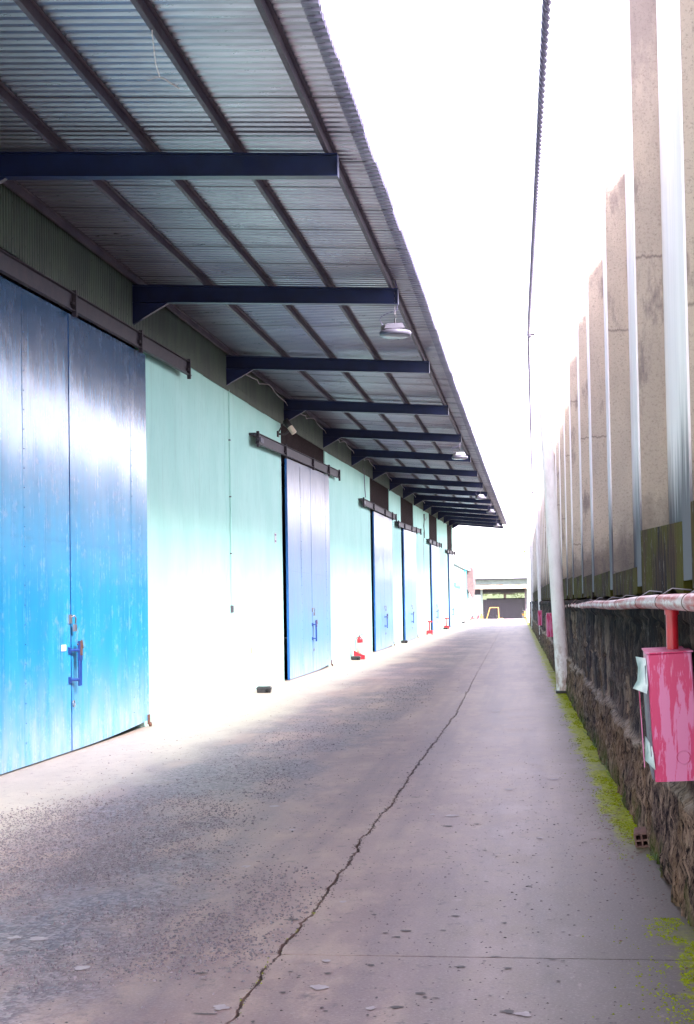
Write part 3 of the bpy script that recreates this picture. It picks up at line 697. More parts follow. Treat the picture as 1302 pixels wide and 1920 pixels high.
# ------------------------------------------------------------------ stone wall
mb = MB(); ys = []; y = 3.0
while y < 100: ys.append(y); y += .022 if y < 12 else (.04 if y < 20 else (.1 if y < 40 else .5))
ys.append(100); NZ = 58; vs = []; fs = []; att = []
V = Vector
def dist_c(y, z):          # which upper block this point belongs to
    row = math.floor((z-.6)/.42); return row*37+math.floor(y/.62+.5*(row % 2)+.25*noise.noise(V((y, z*2, 3))))
for y in ys:
    top = 1.60+.03*noise.noise(V((y*2.3, 0, 0)))+.02*noise.noise(V((y*9, 0, 3)))
    for j in range(NZ+1):
        z = top*j/NZ
        n1 = noise.noise(V((y*1.5, z*1.2, 0))); f1 = noise.noise(V((y*8, z*1.5, 4))); f2 = noise.noise(V((y*26, z*6, 8)))
        dist = noise.voronoi(V((y*1.25, z*1.9+.4*noise.noise(V((y, z, 2))), 0)))[0]
        ridge = max(0, .10-(dist[1]-dist[0]))*.45; cell = noise.cell(V((math.floor(y*1.6), math.floor(z*2.2), 3)))
        fade = min(1, 3*(1-z/top)+.3)
        zl = .60+.10*noise.noise(V((y*.7, 0, 7)))+.05*noise.noise(V((y*3, 0, 7))); low = min(1, max(0, (zl-z)/.03+.5)); edge = max(0, 1-abs(z-zl)/.035)
        rub = noise.noise(V((y*14, z*12, 5))); cellc = noise.cell(V((dist_c(y, z), 1, 1)))
        dx = (-.03*n1-.012*f1-.010*noise.noise(V((y*60, z*14, 1)))-ridge*.5)*fade - low*(.045+.030*f2+.020*rub+.02*(.6-z)) - edge*(.02+.02*rub) + (1-low)*.02*(cellc-.5)
        att.append((low, min(1, edge*(.8+rub)+(ridge*9)*(1-low)*.6), cellc, 1))
        vs.append((wallx(y)+.015+dx-(.03 if .93 < z/top < .985 else 0), y, z))
    vs.append((wallx(y)+.45, y, top-.01)); att.append((0, 0, .5, 1))
n = NZ+2
for i in range(len(ys)-1):
    for j in range(n-1): a = i*n+j; fs.append((a, a+1, a+n+1, a+n))
mb.add(vs, fs, True)
sw = empty('retaining_wall', (0, 0, 0), 'low dark stone retaining wall streaked with damp along the right of the alley', 'wall')
sf = mb.build('stone_face', MT['stone'], sw)
ca = sf.data.color_attributes.new('masonry', 'FLOAT_COLOR', 'POINT'); ca.data.foreach_set('color', [q for a in att for q in a])
MB().hexa([(wallx(3)+.30, 3, 1.3), (wallx(3)+.6, 3, 1.3), (wallx(100)+.6, 100, 1.3), (wallx(100)+.30, 100, 1.3)], [(wallx(3)+.30, 3, 2.2), (wallx(3)+.6, 3, 2.2), (wallx(100)+.6, 100, 2.2), (wallx(100)+.30, 100, 2.2)]).build('rear_footing', MT['plinth'], sw)

# ------------------------------------------------------------------ ribbed concrete wall above it
rw = empty('ribbed_wall', (0, 0, 1.6), 'tall boundary wall of stained concrete ribs and pale panels above the stone wall', 'wall')
ribs = [4.5, 7.45, 10.42, 13.56, 16.85, 19.6, 22.9, 25.6, 28.6, 31.3]; y = 34.1
while y < 99: ribs.append(y); y += 2.85+rnd.uniform(-.1, .1)
for i, ry in enumerate(ribs):
    fx = wallx(ry)+.05; h = 6.6 if ry < 11 else (5.66 if ry < 24 else 5.38)
    h += rnd.uniform(-.05, .05); zb = 1.72; dpt = .40
    nz = 40; vs = []; fs = []; ring = [(0, 0), (.095, 0), (.19, 0), (.19, dpt), (.0, dpt)]
    for j in range(nz+1):
        z = zb+(h-zb)*j/nz
        for (a, b) in ring:
            e = .0035*noise.noise(V((a*30+i*5, b*10, z*7)))+.002*noise.noise(V((a*70+i*5, 1, z*30)))
            vs.append((fx+a+e, ry+b+e, z-1.6+(.012*noise.noise(V((a*20+i, b*9, 7))) if j == nz else 0)))
    m_ = len(ring)
    for j in range(nz):
        for k in range(m_): a = j*m_+k; b = j*m_+(k+1) % m_; fs.append((a, b, b+m_, a+m_))
    fs.append(tuple(nz*m_+k for k in range(m_)))
    MB().add(vs, fs).build('rib', MT['rib'], rw)
    MB().hexa([(fx-.014, ry+.002, zb-1.62), (fx-.001, ry+.002, zb-1.62), (fx-.001, ry+dpt, zb-1.62), (fx-.014, ry+dpt, zb-1.62)], [(fx-.014, ry+.002, h-1.62), (fx-.001, ry+.002, h-1.62), (fx-.001, ry+dpt, h-1.62), (fx-.014, ry+dpt, h-1.62)]).build('rib_edge', MT['panel'], rw)
    # panel and plinth towards the camera from this rib (between previous rib and this one)
    py0 = ribs[i-1]+dpt if i else ry-2.7; px = fx+.19
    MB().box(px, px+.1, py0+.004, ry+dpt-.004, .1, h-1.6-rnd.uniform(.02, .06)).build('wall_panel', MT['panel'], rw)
    zt = 2.30 if ry < 11 else 1.84+.012*(ry-13)
    zt = min(zt, 2.1)
    vs = []; fs = []; nn = 14
    for k in range(nn+1):
        yy = py0+.004+(ry-.004-py0-.004)*k/nn; zz = 1.64+.05*noise.noise(V((yy*2.2, 5, 0)))+.02*noise.noise(V((yy*9, 5, 0)))-1.6
        xx = wallx(yy)+.037; tz = zt-(.0 if ry > 11 else .03*(ry-yy))-1.6
        vs += [(xx, yy, zz), (xx, yy, tz), (xx+.18, yy, tz+.01), (xx+.18, yy, zz)]
    for k in range(nn):
        for q in range(4): a = 4*k+q; b = 4*k+(q+1) % 4; fs.append((a, b, b+4, a+4))
    fs += [(3, 2, 1, 0), tuple(4*nn+q for q in range(4))]
    MB().add(vs, fs).build('plinth', MT['plinth'], rw)

# ------------------------------------------------------------------ fire main
def pz(y): return 1.59-.0040*(y-6)+.006*math.sin(y*.9)
def px_(y): return .705-.0022*max(0, y-20)
fm = empty('fire_main_pipe', (.7, 6, 1.59), 'long faded red fire pipe running along the top of the stone wall', 'pipe')
l = fm.location
ys = [3+i*.5 for i in range(160)]
MB().tube([(px_(y)-l.x, y-l.y, pz(y)-l.z) for y in ys], .040, 16).build('main_pipe', MT['pipe'], fm)
for yy in (6.3, 7.6, 9.0, 11.1, 12.9, 15.2, 17.4, 19.8, 22, 25, 28, 32, 36, 42, 50, 60):
    MB().tube([(px_(yy)-l.x, yy-.006-l.y, pz(yy)-l.z), (px_(yy)-l.x, yy+.006-l.y, pz(yy)-l.z)], .0425, 16).build('clamp_ring', MT['rust'], fm)
    MB().tube([(px_(yy)-l.x, yy-l.y, pz(yy)-l.z+.04), (px_(yy)+.05-l.x, yy-l.y, pz(yy)-l.z+.07), (px_(yy)+.15-l.x, yy-l.y, pz(yy)-l.z+.06)], .004, 5).build('tie_wire', MT['steel'], fm)
for yy in (33.5, 49): MB().tube([(px_(yy)-l.x, yy-.7-l.y, pz(yy)-l.z), (px_(yy)-l.x, yy+.7-l.y, pz(yy)-l.z)], .05, 14).build('coupling', MT['red'], fm)
DROP = [(7.35, .02), (33.2, 0), (49, 0)]
for yy, dx in DROP:
    MB().tube([(px_(yy)+dx-l.x, yy-l.y, pz(yy)-l.z-.03), (px_(yy)+dx-l.x, yy-l.y, 1.28-l.z)], .030, 14).tube([(px_(yy)+dx-l.x, yy-l.y, pz(yy)-l.z-.03), (px_(yy)+dx-l.x, yy-l.y, pz(yy)-l.z-.065)], .036, 14).build('drop_pipe', MT['red'], fm)

# hose cabinets
def cabinet(x, y, z, tilt, label, papers):
    o = empty('hose_cabinet', (x, y, z), label, 'fire cabinet', 'red hose cabinets hung on the stone wall'); o.rotation_euler = (0, R(tilt), R(-3.2 if papers else 0))
    W_, D_, H_ = .215, .72, .62
    MB().cbox(0, W_, 0, D_, 0, H_, .006).build('body', MT['cab'], o)
    MB().box(-.012, -.002, .01, D_-.01, .012, H_-.055).build('cabinet_door', MT['lampg' if papers else 'cab'], o)
    m_ = MB(); n_ = 20; pr = [(math.cos(6.2832*k/n_)*.034, math.sin(6.2832*k/n_)*.034) for k in range(n_)]
    rg = [(W_*.66+.032*math.cos(6.2832*k/n_), -.002, .115+.032*math.sin(6.2832*k/n_)) for k in range(n_+1)]
    m_.tube(rg, .0022, 5); m_.build('knockout', MT['cab'], o)
    MB().box(-.006, W_+.006, -.004, D_+.004, H_, H_+.006).build('top_lip', MT['cab'], o)
    if papers:
        def sheet(pts, nm='peeling_paper'):
            m = MB(); v = []
            for (a, b, c, d, e, f) in pts: v += [(a, b, c), (d, e, f)]
            m.add(v, [(2*k, 2*k+1, 2*k+3, 2*k+2) for k in range(len(pts)-1)], True); q = m.build(nm, MT['paper'], o)
            md = q.modifiers.new('thick', 'SOLIDIFY'); md.thickness = .0015
        sheet([(-.006, .02, .60, -.050, .16, .605), (-.004, .0, .53, -.042, .15, .55), (-.003, -.01, .47, -.05, .12, .49), (-.012, -.02, .43, -.075, .06, .455)])
        sheet([(-.004, -.004, .17, -.03, .14, .21), (.0, -.02, .12, -.035, .12, .15), (.003, -.02, .06, -.04, .06, .10)])
        MB().box(-.045, -.04, .2, .23, .05, .44).build('seal_strip', MT['cab'], o)
    return o
cabinet(.595, 7.02, .715, -2.6, 'near red hose cabinet with peeling papers on its side, cut by the right edge', True)
cabinet(.42, 32, .80, -1, 'middle red hose cabinet, seen just right of the leaning pole foot', False).scale = (.85, 1, .85)
cabinet(.33, 47.5, .80, 0, 'farthest red hose cabinet, seen between two white poles', False).scale = (.6, 1, .8)

# ------------------------------------------------------------------ poles and cables
def pole(base, top, r0, r1, label, bolts):
    o = empty('utility_pole', base, label, 'pole', 'white poles along the stone wall')
    d = V(top)-V(base); n = 14
    MB().tube([d*(k/n) for k in range(n+1)], [r0+(r1-r0)*k/n for k in range(n+1)], 20).build('shaft', MT['pole'], o)
    MB().lathe([(r0+.012, -.02), (r0+.015, .03), (r0+.004, .05)], 20).build('foot_collar', MT['dc'], o)
    if bolts:
        for k in range(9):
            p = d*(.73+.0215*k); r = r0+(r1-r0)*(.73+.0215*k)
            MB().tube([p+V((0, -r+.005, 0)), p+V((0, -r-.02, 0))], .011, 6).build('step_bolt', MT['rust'], o)
    b = MB(); b.tube([d*.905+V((-.07, 0, 0)), d*.905+V((-.16, -.02, 0))], .02, 6); b.lathe([(.018, -.06), (.035, -.05), (.02, -.02), (.036, 0), (.02, .03), (.03, .05)], 10, tuple(d*.905+V((-.17, -.02, 0)))); b.build('insulator', MT['purlin'], o)
    return o
pole((.59, 24.9, 0), (.27, 24.9, 6.95), .125, .085, 'nearest white pole, leaning left, moss round its foot', True)
pole((.53, 54.7, 0), (.42, 54.7, 6.4), .12, .09, 'second white pole, rust patches near its foot', False)
pole((.30, 82.1, 0), (.26, 82.1, 6.2), .12, .09, 'third white pole, slim and far, just before the pale bin', False)
pole((.08, 104, 0), (.1, 104, 6.0), .12, .09, 'farthest white pole, half hidden behind the third', False)

def twisted(name, pts, R_, r, pitch, label, strands=3, n=7):
    o = empty(name, pts[0], label, 'cable'); l = V(pts[0]); pts = [V(p) for p in pts]
    dense = []
    for a, b in zip(pts, pts[1:]):
        k = max(2, int((b-a).length/(pitch/9)))
        for i in range(k): dense.append(a.lerp(b, i/k))
    dense.append(pts[-1]); s_ = 0; cum = [0]
    for a, b in zip(dense, dense[1:]): s_ += (b-a).length; cum.append(s_)
    for q in range(strands):
        path = []
        for p, c in zip(dense, cum):
            an = 2*math.pi*(c/pitch+q/strands); path.append(p-l+V((math.cos(an), 0, math.sin(an)))*R_)
        MB().tube(path, r, n).build('strand', MT['wire'], o)
    return o
def cz(y): return 4.8+.0587*y-.0*y
P = [(.24, -3, 4.66), (.22, 3, 4.98)]+[(.21-.0055*(y-6), y, 4.8+.0587*y) for y in (6, 8.7, 11, 13.6, 17, 21)]+[(.11, 24.85, 6.26)]
twisted('overhead_cable', P, .0165, .0145, .42, 'thick twisted dark cable hanging overhead in front of the nearest pole')
P = [(.11, 24.9, 6.24)]+[(.11+.15*(t/10), 24.9+29.8*t/10, 6.24-.07*t/10-.10*math.sin(math.pi*t/10)) for t in range(1, 11)]
twisted('overhead_cable', P, .014, .013, .35, 'thinner twisted cable stretched between the first and second white poles', 3, 5)
P = [(.26, 54.7, 6.17)]+[(.26-.04*(t/8), 54.7+27.4*t/8, 6.17-.2*t/8-.35*math.sin(math.pi*t/8)) for t in range(1, 9)]
twisted('overhead_cable', P, .016, .014, .5, 'sagging far cable between the second and third white poles', 2, 5)

# ------------------------------------------------------------------ canopy lamps
def lamp_proto():
    o = empty('canopy_lamp', (0, 0, 0))
    MB().lathe([(.185, 0), (.205, .012), (.21, .05), (.20, .062), (.16, .075), (.14, .08)], 28).build('ring', MT['lampg'], o)
    MB().lathe([(.165, -.006), (.172, -.002), (.172, .004)], 28).build('lens', MT['lens'], o)
    MB().hexa([(-.135, -.09, .095), (.135, -.09, .095), (.135, .09, .095), (-.135, .09, .095)], [(-.10, -.06, .165), (.10, -.06, .165), (.10, .06, .165), (-.10, .06, .165)]).box(-.12, .12, -.02, .02, .075, .095).build('housing', MT['lampg'], o)
    m_ = MB()
    for k in range(5): m_.box(-.18+.012*k, -.174+.012*k, -.06, .06, .07, .13+.008*k)
    m_.build('heat_sink', MT['black'], o)
    MB().tube([(0, 0, .165), (0, 0, .24)], .012, 8).tube([(.004, 0, .24), (.02, 0, .26), (.012, 0, .285), (-.006, 0, .29)], .005, 6).build('hook', MT['black'], o)
    m_ = MB()
    for k in range(9):
        z = .29+k*.035; rg = [(.009*math.cos(q)*(1 if k % 2 else .2), .009*math.cos(q)*(.2 if k % 2 else 1), z+.02*math.sin(q)) for q in [i*.785 for i in range(9)]]; m_.tube(rg, .003, 5, False)
    m_.build('chain', MT['steel'], o)
    MB().tube([(-.15, 0, .13), (-.17, 0, .17), (-.20, .0, .22), (-.19, 0, .26), (-.12, 0, .30), (-.03, 0, .33), (.03, 0, .35), (.035, 0, .42), (.02, 0, .55), (0, 0, .64)], .005, 6).build('flex', MT['wire'], o)
    return o
lp = lamp_proto()
LL = ['large round white lamp hanging under the second canopy beam, nearest of all', 'second round canopy lamp, hanging a few bays beyond the first', 'third round canopy lamp, small and midway down the eave', 'fourth round canopy lamp, small, near the far eave', 'farthest tiny round canopy lamp close to the end of the eave']
for i, (yy, xx) in enumerate(((18.25, -1.64), (35.95, -1.64), (53.65, -1.7), (65.45, -1.6), (83.15, -1.7))):
    o = lp if i == 0 else copy_tree(lp)
    o.location = (xx, yy, interp(ZT, yy)-.20-.44+.02); tag(o, LL[i], 'lamp', 'round lamps hanging from the canopy beams')
    if i: o.rotation_euler = (0, 0, .3*i)
# loose cable with frayed end
o = empty('loose_cable', (-2.53, 9.5, 5.7), 'loose pale wire dangling from the canopy with a frayed end', 'cable')
MB().tube([(0, 0, .35), (0, 0, .1), (.01, 0, -.1), (.03, 0, -.3), (.06, 0, -.40)], .005, 6).build('wire', MT['white'], o)
m_ = MB(); m_.tube([(.06, 0, -.40), (.10, .0, -.42), (.14, 0, -.45), (.20, 0, -.49)], .006, 6); m_.tube([(.06, 0, -.40), (.02, .01, -.40), (-.03, .0, -.42)], .003, 5); m_.tube([(.14, 0, -.45), (.19, 0, -.46)], .002, 5); m_.tube([(.05, 0, -.40), (.0, 0, -.385)], .002, 5)
m_.build('frayed_end', MT['pwire'], o)
# festoon cable along the wall head
o = empty('wall_head_cable', (WX+.12, 24, 5.9), 'pale cable sagging in loops along the top of the mint wall', 'cable'); l = o.location
for (ya, yb) in [(24.2, 30), (30.1, 35.9), (36, 41.8), (42, 47.7), (47.8, 53.6), (53.7, 59.4), (59.6, 65.3), (65.5, 71.2)]:
    p = []
    for k in range(15):
        t = k/14; yy = ya+(yb-ya)*t; p.append((.02+.03*math.sin(k*1.7), yy-l.y, ztop(WX, yy)-.02-.13*abs(math.sin(math.pi*t*1.6))-.02*math.sin(k*2.3)-l.z))
    MB().tube(p, .009, 5).build('cable_run', MT['pwire'], o)
# beam cable feeding the lamp
o = empty('beam_cable', (-2.6, 18.1, 5.8), 'thin dark cable lying on the second beam towards the lamp', 'cable')
MB().tube([(0, 0, .22), (.3, 0, .17), (.6, 0, .12), (.85, .02, .07), (.98, .02, .0), (1.0, .02, -.10)], .008, 6).build('wire', MT['wire'], o)

# conduit, notices, camera, chain
def conduit(y, z0, z1, label, col='purlin', r=.011):
    o = empty('conduit', (WX+.02, y, z0), label, 'conduit')
    MB().tube([(0, 0, 0), (0, 0, z1-z0)], r, 8).build('tube', MT[col], o)
    return o
o = conduit(24.35, 1.62, 5.42, 'thin vertical conduit on the mint wall ending in a small switch box', 'mint')
MB().cbox(-.018, .03, -.035, .035, -.13, 0, .004).build('switch_box', MT['purlin'], o)
m_ = MB()
for zz in (.9, 1.9, 2.9): m_.box(-.016, .016, -.022, .022, zz, zz+.02)
m_.build('saddle', MT['purlin'], o)
o = conduit(71.1, 1.0, 5.2, 'pale vertical conduit below the chain between far doors', 'pwire')
o = empty('hanging_wire', (WX+.02, 45.2, 5.2), 'short dark wire hanging from the cladding to the third door rail', 'wire')
MB().tube([(0, -.3, .75), (.0, -.02, .70), (0, .04, .45), (.01, 0, .2), (.02, .1, -.15)], .014, 5).build('wire', MT['wire'], o)
o = empty('chain_bundle', (WX+.05, 71.1, 5.1), 'tangle of dark chain and wire hanging high between far doors', 'chain')
for q in range(3):
    MB().tube([(.02*q, .0, 1.0), (.02, .12*math.sin(q), .7), (0, .15*math.cos(q*2), .4), (.03, -.2*math.sin(q+1), .1), (.02, .1, -.1*q)], .022, 5).build('strand', MT['black'], o)
MB().tube([(0, .2, .95), (0, 1.2, .75), (0, 2.4, 1.0)], .012, 5).build('wire', MT['wire'], o)
o = empty('wall_notice', (WX+.004, 28.86, 3.0), 'small white printed notice high on the mint wall before the second door', 'notice')
MB().box(0, .004, -.10, .10, -.11, .11).build('sheet', MT['paper'], o)
m_ = MB()
for k in range(2): m_.box(.0042, .0056, -.08, .08, .055-k*.13, .085-k*.13)
m_.build('print_band', MT['purpleink'], o)
for yy, zz, lb in ((26.18, .77, 'yellow sticker low on the mint wall above the nearest bait box'), (40.91, .80, 'yellow sticker low on the mint wall near the fire extinguisher')):
    o = MB().box(0, .004, -.05, .05, -.06, .06).build('sticker', MT['sticker'], None, (WX+.002, yy, zz)); tag(o, lb, 'sticker')
o = empty('security_camera', (WX, 29.3, 5.22), 'pale security camera on a dark wall arm above the second door', 'camera')
MB().box(0, .03, -.06, .06, -.06, .06).tube([(.03, 0, 0), (.16, .05, .0), (.22, .10, .06)], .022, 8).tube([(.02, .0, .02), (.10, .1, .22), (.2, .12, .30)], .016, 6).build('bracket', MT['black'], o)
mm = Matrix.Translation((.25, .12, .16)) @ Matrix.Rotation(R(-35), 4, 'Y')
MB().lathe([(.055, -.17), (.062, -.16), (.062, .13), (.05, .16)], 14, (0, 0, 0), True, mm).build('housing', MT['cream'], o)
MB().lathe([(.066, .0), (.07, .02), (.07, .17), (.06, .18)], 14, (0, 0, 0), True, mm).build('hood', MT['black'], o)

# ------------------------------------------------------------------ small things on the ground
def bait_proto():
    o = empty('bait_box')
    MB().hexa([(-.12, -.08, .004), (.12, -.08, .004), (.12, .08, .004), (-.12, .08, .004)], [(-.135, -.09, .085), (.135, -.09, .085), (.135, .09, .085), (-.135, .09, .085)]).build('body', MT['black'], o)
    MB().hexa([(-.142, -.095, .086), (.142, -.095, .086), (.142, .095, .086), (-.142, .095, .086)], [(-.11, -.06, .118), (.11, -.06, .118), (.11, .06, .118), (-.11, .06, .118)]).build('lid', MT['black'], o)
    MB().lathe([(.030, 0), (.030, .008)], 16, (0, 0, 0), True, Matrix.Translation((.065, -.087, .045)) @ Matrix.Rotation(R(90), 4, 'X')).build('entry_hole', MT['hole'], o)
    return o
bp = bait_proto()
BL = ['nearest black bait box, alone on the floor before the second door', 'black bait box on the floor in front of the fire extinguisher', 'black bait box between the third and fourth doors', 'black bait box beside the farther red stand', 'farthest black bait box, near the leaning hand trucks']
for i, (x, y, a) in enumerate(((-4.86, 25.75, .05), (-4.93, 40.4, 0), (-5.0, 57.2, .15), (-4.98, 86, 0), (-5.0, 110, 0))):
    o = bp if i == 0 else copy_tree(bp); o.location = (x, y, 0); o.rotation_euler = (0, 0, a); tag(o, BL[i], 'bait box', 'black rodent bait boxes along the warehouse wall')
def stand(x, y, label):
    o = empty('extinguisher_stand', (x, y, 0), label, 'stand', 'red floor stands for fire extinguishers')
    MB().add([(-.16, -.1, .0), (.16, -.1, .0), (.16, -.1, .11), (.02, -.1, .16), (-.16, -.1, .26), (-.16, .1, .0), (.16, .1, .0), (.16, .1, .11), (.02, .1, .16), (-.16, .1, .26)],
        [(0, 1, 2, 3, 4), (9, 8, 7, 6, 5), (0, 5, 6, 1), (1, 6, 7, 2), (2, 7, 8, 3), (3, 8, 9, 4), (4, 9, 5, 0)]).build('cradle', MT['red'], o)
    return o
stand(-4.90, 41.0, 'red floor stand holding the white and red extinguisher')
o = empty('fire_extinguisher', (-4.88, 41.0, .165), 'white and red fire extinguisher standing in a red cradle by the mint wall', 'fire extinguisher')
MB().lathe([(.075, .0), (.088, .01), (.088, .30)], 20).build('label', MT['cream'], o)
MB().lathe([(.088, .301), (.088, .41), (.08, .45), (.05, .475), (.025, .485)], 20).build('cylinder', MT['red'], o)
MB().lathe([(.089, .29), (.0895, .31)], 20).build('band', MT['white'], o)
MB().box(-.02, .02, -.02, .02, .485, .53).hexa([(-.03, -.012, .53), (.10, -.012, .56), (.10, .012, .56), (-.03, .012, .53)], [(-.03, -.012, .545), (.10, -.012, .575), (.10, .012, .575), (-.03, .012, .545)]).build('valve_handle', MT['black'], o)
MB().tube([(-.02, -.02, .50), (-.09, -.03, .47), (-.12, -.04, .38), (-.115, -.05, .2), (-.11, -.05, .10)], .012, 8).build('hose', MT['black'], o)
def tall_stand(x, y, label, ext):
    o = empty('extinguisher_stand', (x, y, 0), label, 'stand', 'red floor stands for fire extinguishers')
    MB().box(-.15, .15, -.13, .13, .05, .22).box(-.16, -.10, -.13, .13, 0, .05).box(.10, .16, -.13, .13, 0, .05).build('cradle', MT['red'], o)
    MB().box(-.05, .02, .08, .12, .22, .62).box(-.10, .14, .02, .12, .62, .70).build('upright', MT['red'], o)
    return o
tall_stand(-5.0, 72.2, 'tall empty red stand before the fifth door', False)
tall_stand(-4.95, 86.4, 'farther red stand just before the last door', True)
# hollow clay brick
o = empty('hollow_brick', (.715, 9.45, 0), 'small hollow clay brick leaning at the foot of the stone wall', 'brick'); o.rotation_euler = (R(3), R(-7), R(-6))
mb = MB(); W_, H_, D_ = .095, .095, .19; cells = 2; t = .012; cw = (W_-3*t)/2; ch = (H_-3*t)/2
for k in range(3): mb.box(-W_/2+k*(cw+t), -W_/2+k*(cw+t)+t, -D_/2, D_/2, 0.004, H_+.004)
for k in range(3): mb.box(-W_/2+t+.0003, -W_/2+t+cw-.0003, -D_/2+.0005, D_/2-.0005, .004+k*(ch+t), .004+k*(ch+t)+t); mb.box(-W_/2+2*t+cw+.0003, W_/2-t-.0003, -D_/2+.0005, D_/2-.0005, .004+k*(ch+t), .004+k*(ch+t)+t)
mb.box(-W_/2+t, W_/2-t, D_/2-.02, D_/2-.01, .01, H_)
mb.build('clay_shell', MT['brick'], o)
m_ = MB()
for k in range(7): m_.box(-W_/2+.008+k*.012, -W_/2+.014+k*.012, -D_/2+.001, D_/2-.001, H_+.003, H_+.0065)
m_.build('scored_ridge', MT['brick'], o)
# platform hand trucks leaning at the far wall
def truck(x, y, label, rz=0):
    o = empty('hand_truck', (x, y, 0), label, 'hand truck', 'blue hand trucks parked past the warehouse'); o.rotation_euler = (0, 0, rz)
    MB().box(-.3, .3, -.45, .45, .20, .25).build('deck', MT['rust'], o)
    MB().tube([(-.28, -.42, .24), (-.62, -.46, 1.05), (-.62, .46, 1.05), (-.28, .42, .24)], .02, 8).tube([(-.47, -.44, .68), (-.47, .44, .68)], .015, 6).build('push_handle', MT['cyan'], o)
    for sx in (-.22, .22):
        for sy in (-.36, .36): MB().lathe([(.08, -.025), (.085, 0), (.08, .025)], 14, (0, 0, 0), True, Matrix.Translation((sx, sy, .085)) @ Matrix.Rotation(R(90), 4, 'Y')).box(sx-.01, sx+.01, sy-.03, sy+.03, .08, .20).build('caster', MT['rust'], o)
truck(-5.0, 117, 'left blue handled hand truck standing past the far doors')
truck(-4.6, 121, 'right blue handled hand truck, nearest the yard')

# forklift, motorcycles, bin
def wheel(mb_parent, c, r, w_, name='wheel', axis='X'):
    MB().lathe([(r*.55, -w_/2), (r*.95, -w_/2), (r, -w_*.3), (r, w_*.3), (r*.95, w_/2), (r*.55, w_/2)], 18, (0, 0, 0), True, Matrix.Translation(c) @ Matrix.Rotation(R(90), 4, axis)).build(name, MT['black'], mb_parent)
o = empty('forklift', (-3.6, 146, -1.1), 'yellow forklift parked below the crest in front of the dark gate', 'forklift')
MB().cbox(-.75, 1.05, -.5, .5, .25, .75, .05).cbox(.45, 1.1, -.5, .5, .75, 1.05, .08).build('chassis', MT['yellow'], o)
m_ = MB()
for sy in (-.45, .45):
    m_.tube([(-.70, sy, .75), (-.28, sy, 2.12)], .04, 8); m_.tube([(.62, sy, 1.05), (.58, sy, 2.12)], .04, 8); m_.tube([(-.28, sy, 2.14), (.60, sy, 2.14)], .04, 8)
for k in range(5): m_.tube([(-.28+k*.22, -.45, 2.14), (-.28+k*.22, .45, 2.14)], .03, 6)
m_.build('overhead_guard', MT['yellow'], o)
MB().cbox(-.02, .42, -.22, .22, .78, .95, .03).cbox(.34, .46, -.22, .22, .95, 1.35, .03).build('seat', MT['black'], o)
MB().tube([(-.45, 0, .9), (-.32, 0, 1.25)], .025, 8).lathe([(.16, 0), (.165, .015), (.16, .03)], 16, (-.30, 0, 1.26)).build('steering_wheel', MT['black'], o)
m_ = MB()
for sy in (-.28, .28): m_.box(-.98, -.88, sy-.05, sy+.05, .08, 1.75)
m_.box(-.98, -.90, -.28, .28, .9, 1.0).box(-.98, -.90, -.28, .28, 1.65, 1.75); m_.build('mast', MT['black'], o)
for sy in (-.22, .22): MB().box(-1.9, -.98, sy-.05, sy+.05, .08, .12).box(-1.02, -.98, sy-.05, sy+.05, .12, .6).build('fork', MT['steel'], o)
for sx, r in ((-.5, .28), (.72, .24)):
    for sy in (-.48, .48): wheel(o, (sx, sy, r), r, .18, axis='X')
MB().cbox(-1.35, -.95, -.35, .35, 1.0, 1.35, .06).cbox(-1.28, -1.05, -.2, .2, 1.35, 1.55, .05).build('engine_cover', MT['yellow'], o)
def moto(x, y, z, label, body):
    o = empty('motorcycle', (x, y, z), label, 'motorcycle', 'motorcycles parked in the far yard')
    for sx in (-.6, .6): wheel(o, (sx, 0, .28), .28, .09)
    MB().hexa([(-.4, -.1, .4), (.3, -.1, .35), (.3, .1, .35), (-.4, .1, .4)], [(-.55, -.12, .72), (.2, -.09, .62), (.2, .09, .62), (-.55, .12, .72)]).hexa([(.2, -.12, .4), (.42, -.1, .45), (.42, .1, .45), (.2, .12, .4)], [(.32, -.14, .95), (.52, -.1, .9), (.52, .1, .9), (.32, .14, .95)]).build('body', MT[body], o)
    MB().cbox(-.55, .12, -.12, .12, .74, .84, .03).build('seat', MT['black'], o)
    MB().tube([(.6, 0, .28), (.45, 0, .98)], .03, 6).tube([(.38, -.32, 1.05), (.45, 0, .98), (.38, .32, 1.05)], .018, 6).build('handlebar', MT['steel'], o)
    for sy in (-.28, .28): MB().tube([(.38, sy, 1.05), (.36, sy, 1.18)], .01, 5).sphere((.36, sy, 1.22), .05, 5).build('mirror', MT['black'], o)
    return o
moto(-6.1, 146, -.75, 'dark motorcycle at the left of the far yard by the teal wall', 'black').rotation_euler = (0, 0, .3)
moto(-5.4, 143.5, -.6, 'second motorcycle partly hidden left of the forklift', 'red').rotation_euler = (0, 0, .2)
moto(-.35, 141, -.30, 'black motorcycle with white mirrors by the pale bin', 'yellow').rotation_euler = (0, 0, 1.3)
o = empty('wheelie_bin', (.10, 114, 0), 'pale grey wheeled bin standing at the end of the stone wall', 'bin')
MB().hexa([(-.17, -.2, .04), (.17, -.2, .04), (.17, .2, .04), (-.17, .2, .04)], [(-.23, -.27, .92), (.23, -.27, .92), (.23, .27, .92), (-.23, .27, .92)]).build('body', MT['bin'], o)
MB().cbox(-.25, .25, -.29, .29, .925, .99, .02).build('lid', MT['bin'], o)
for sx in (-.18, .18): wheel(o, (sx, .2, .09), .09, .05, axis='Y')

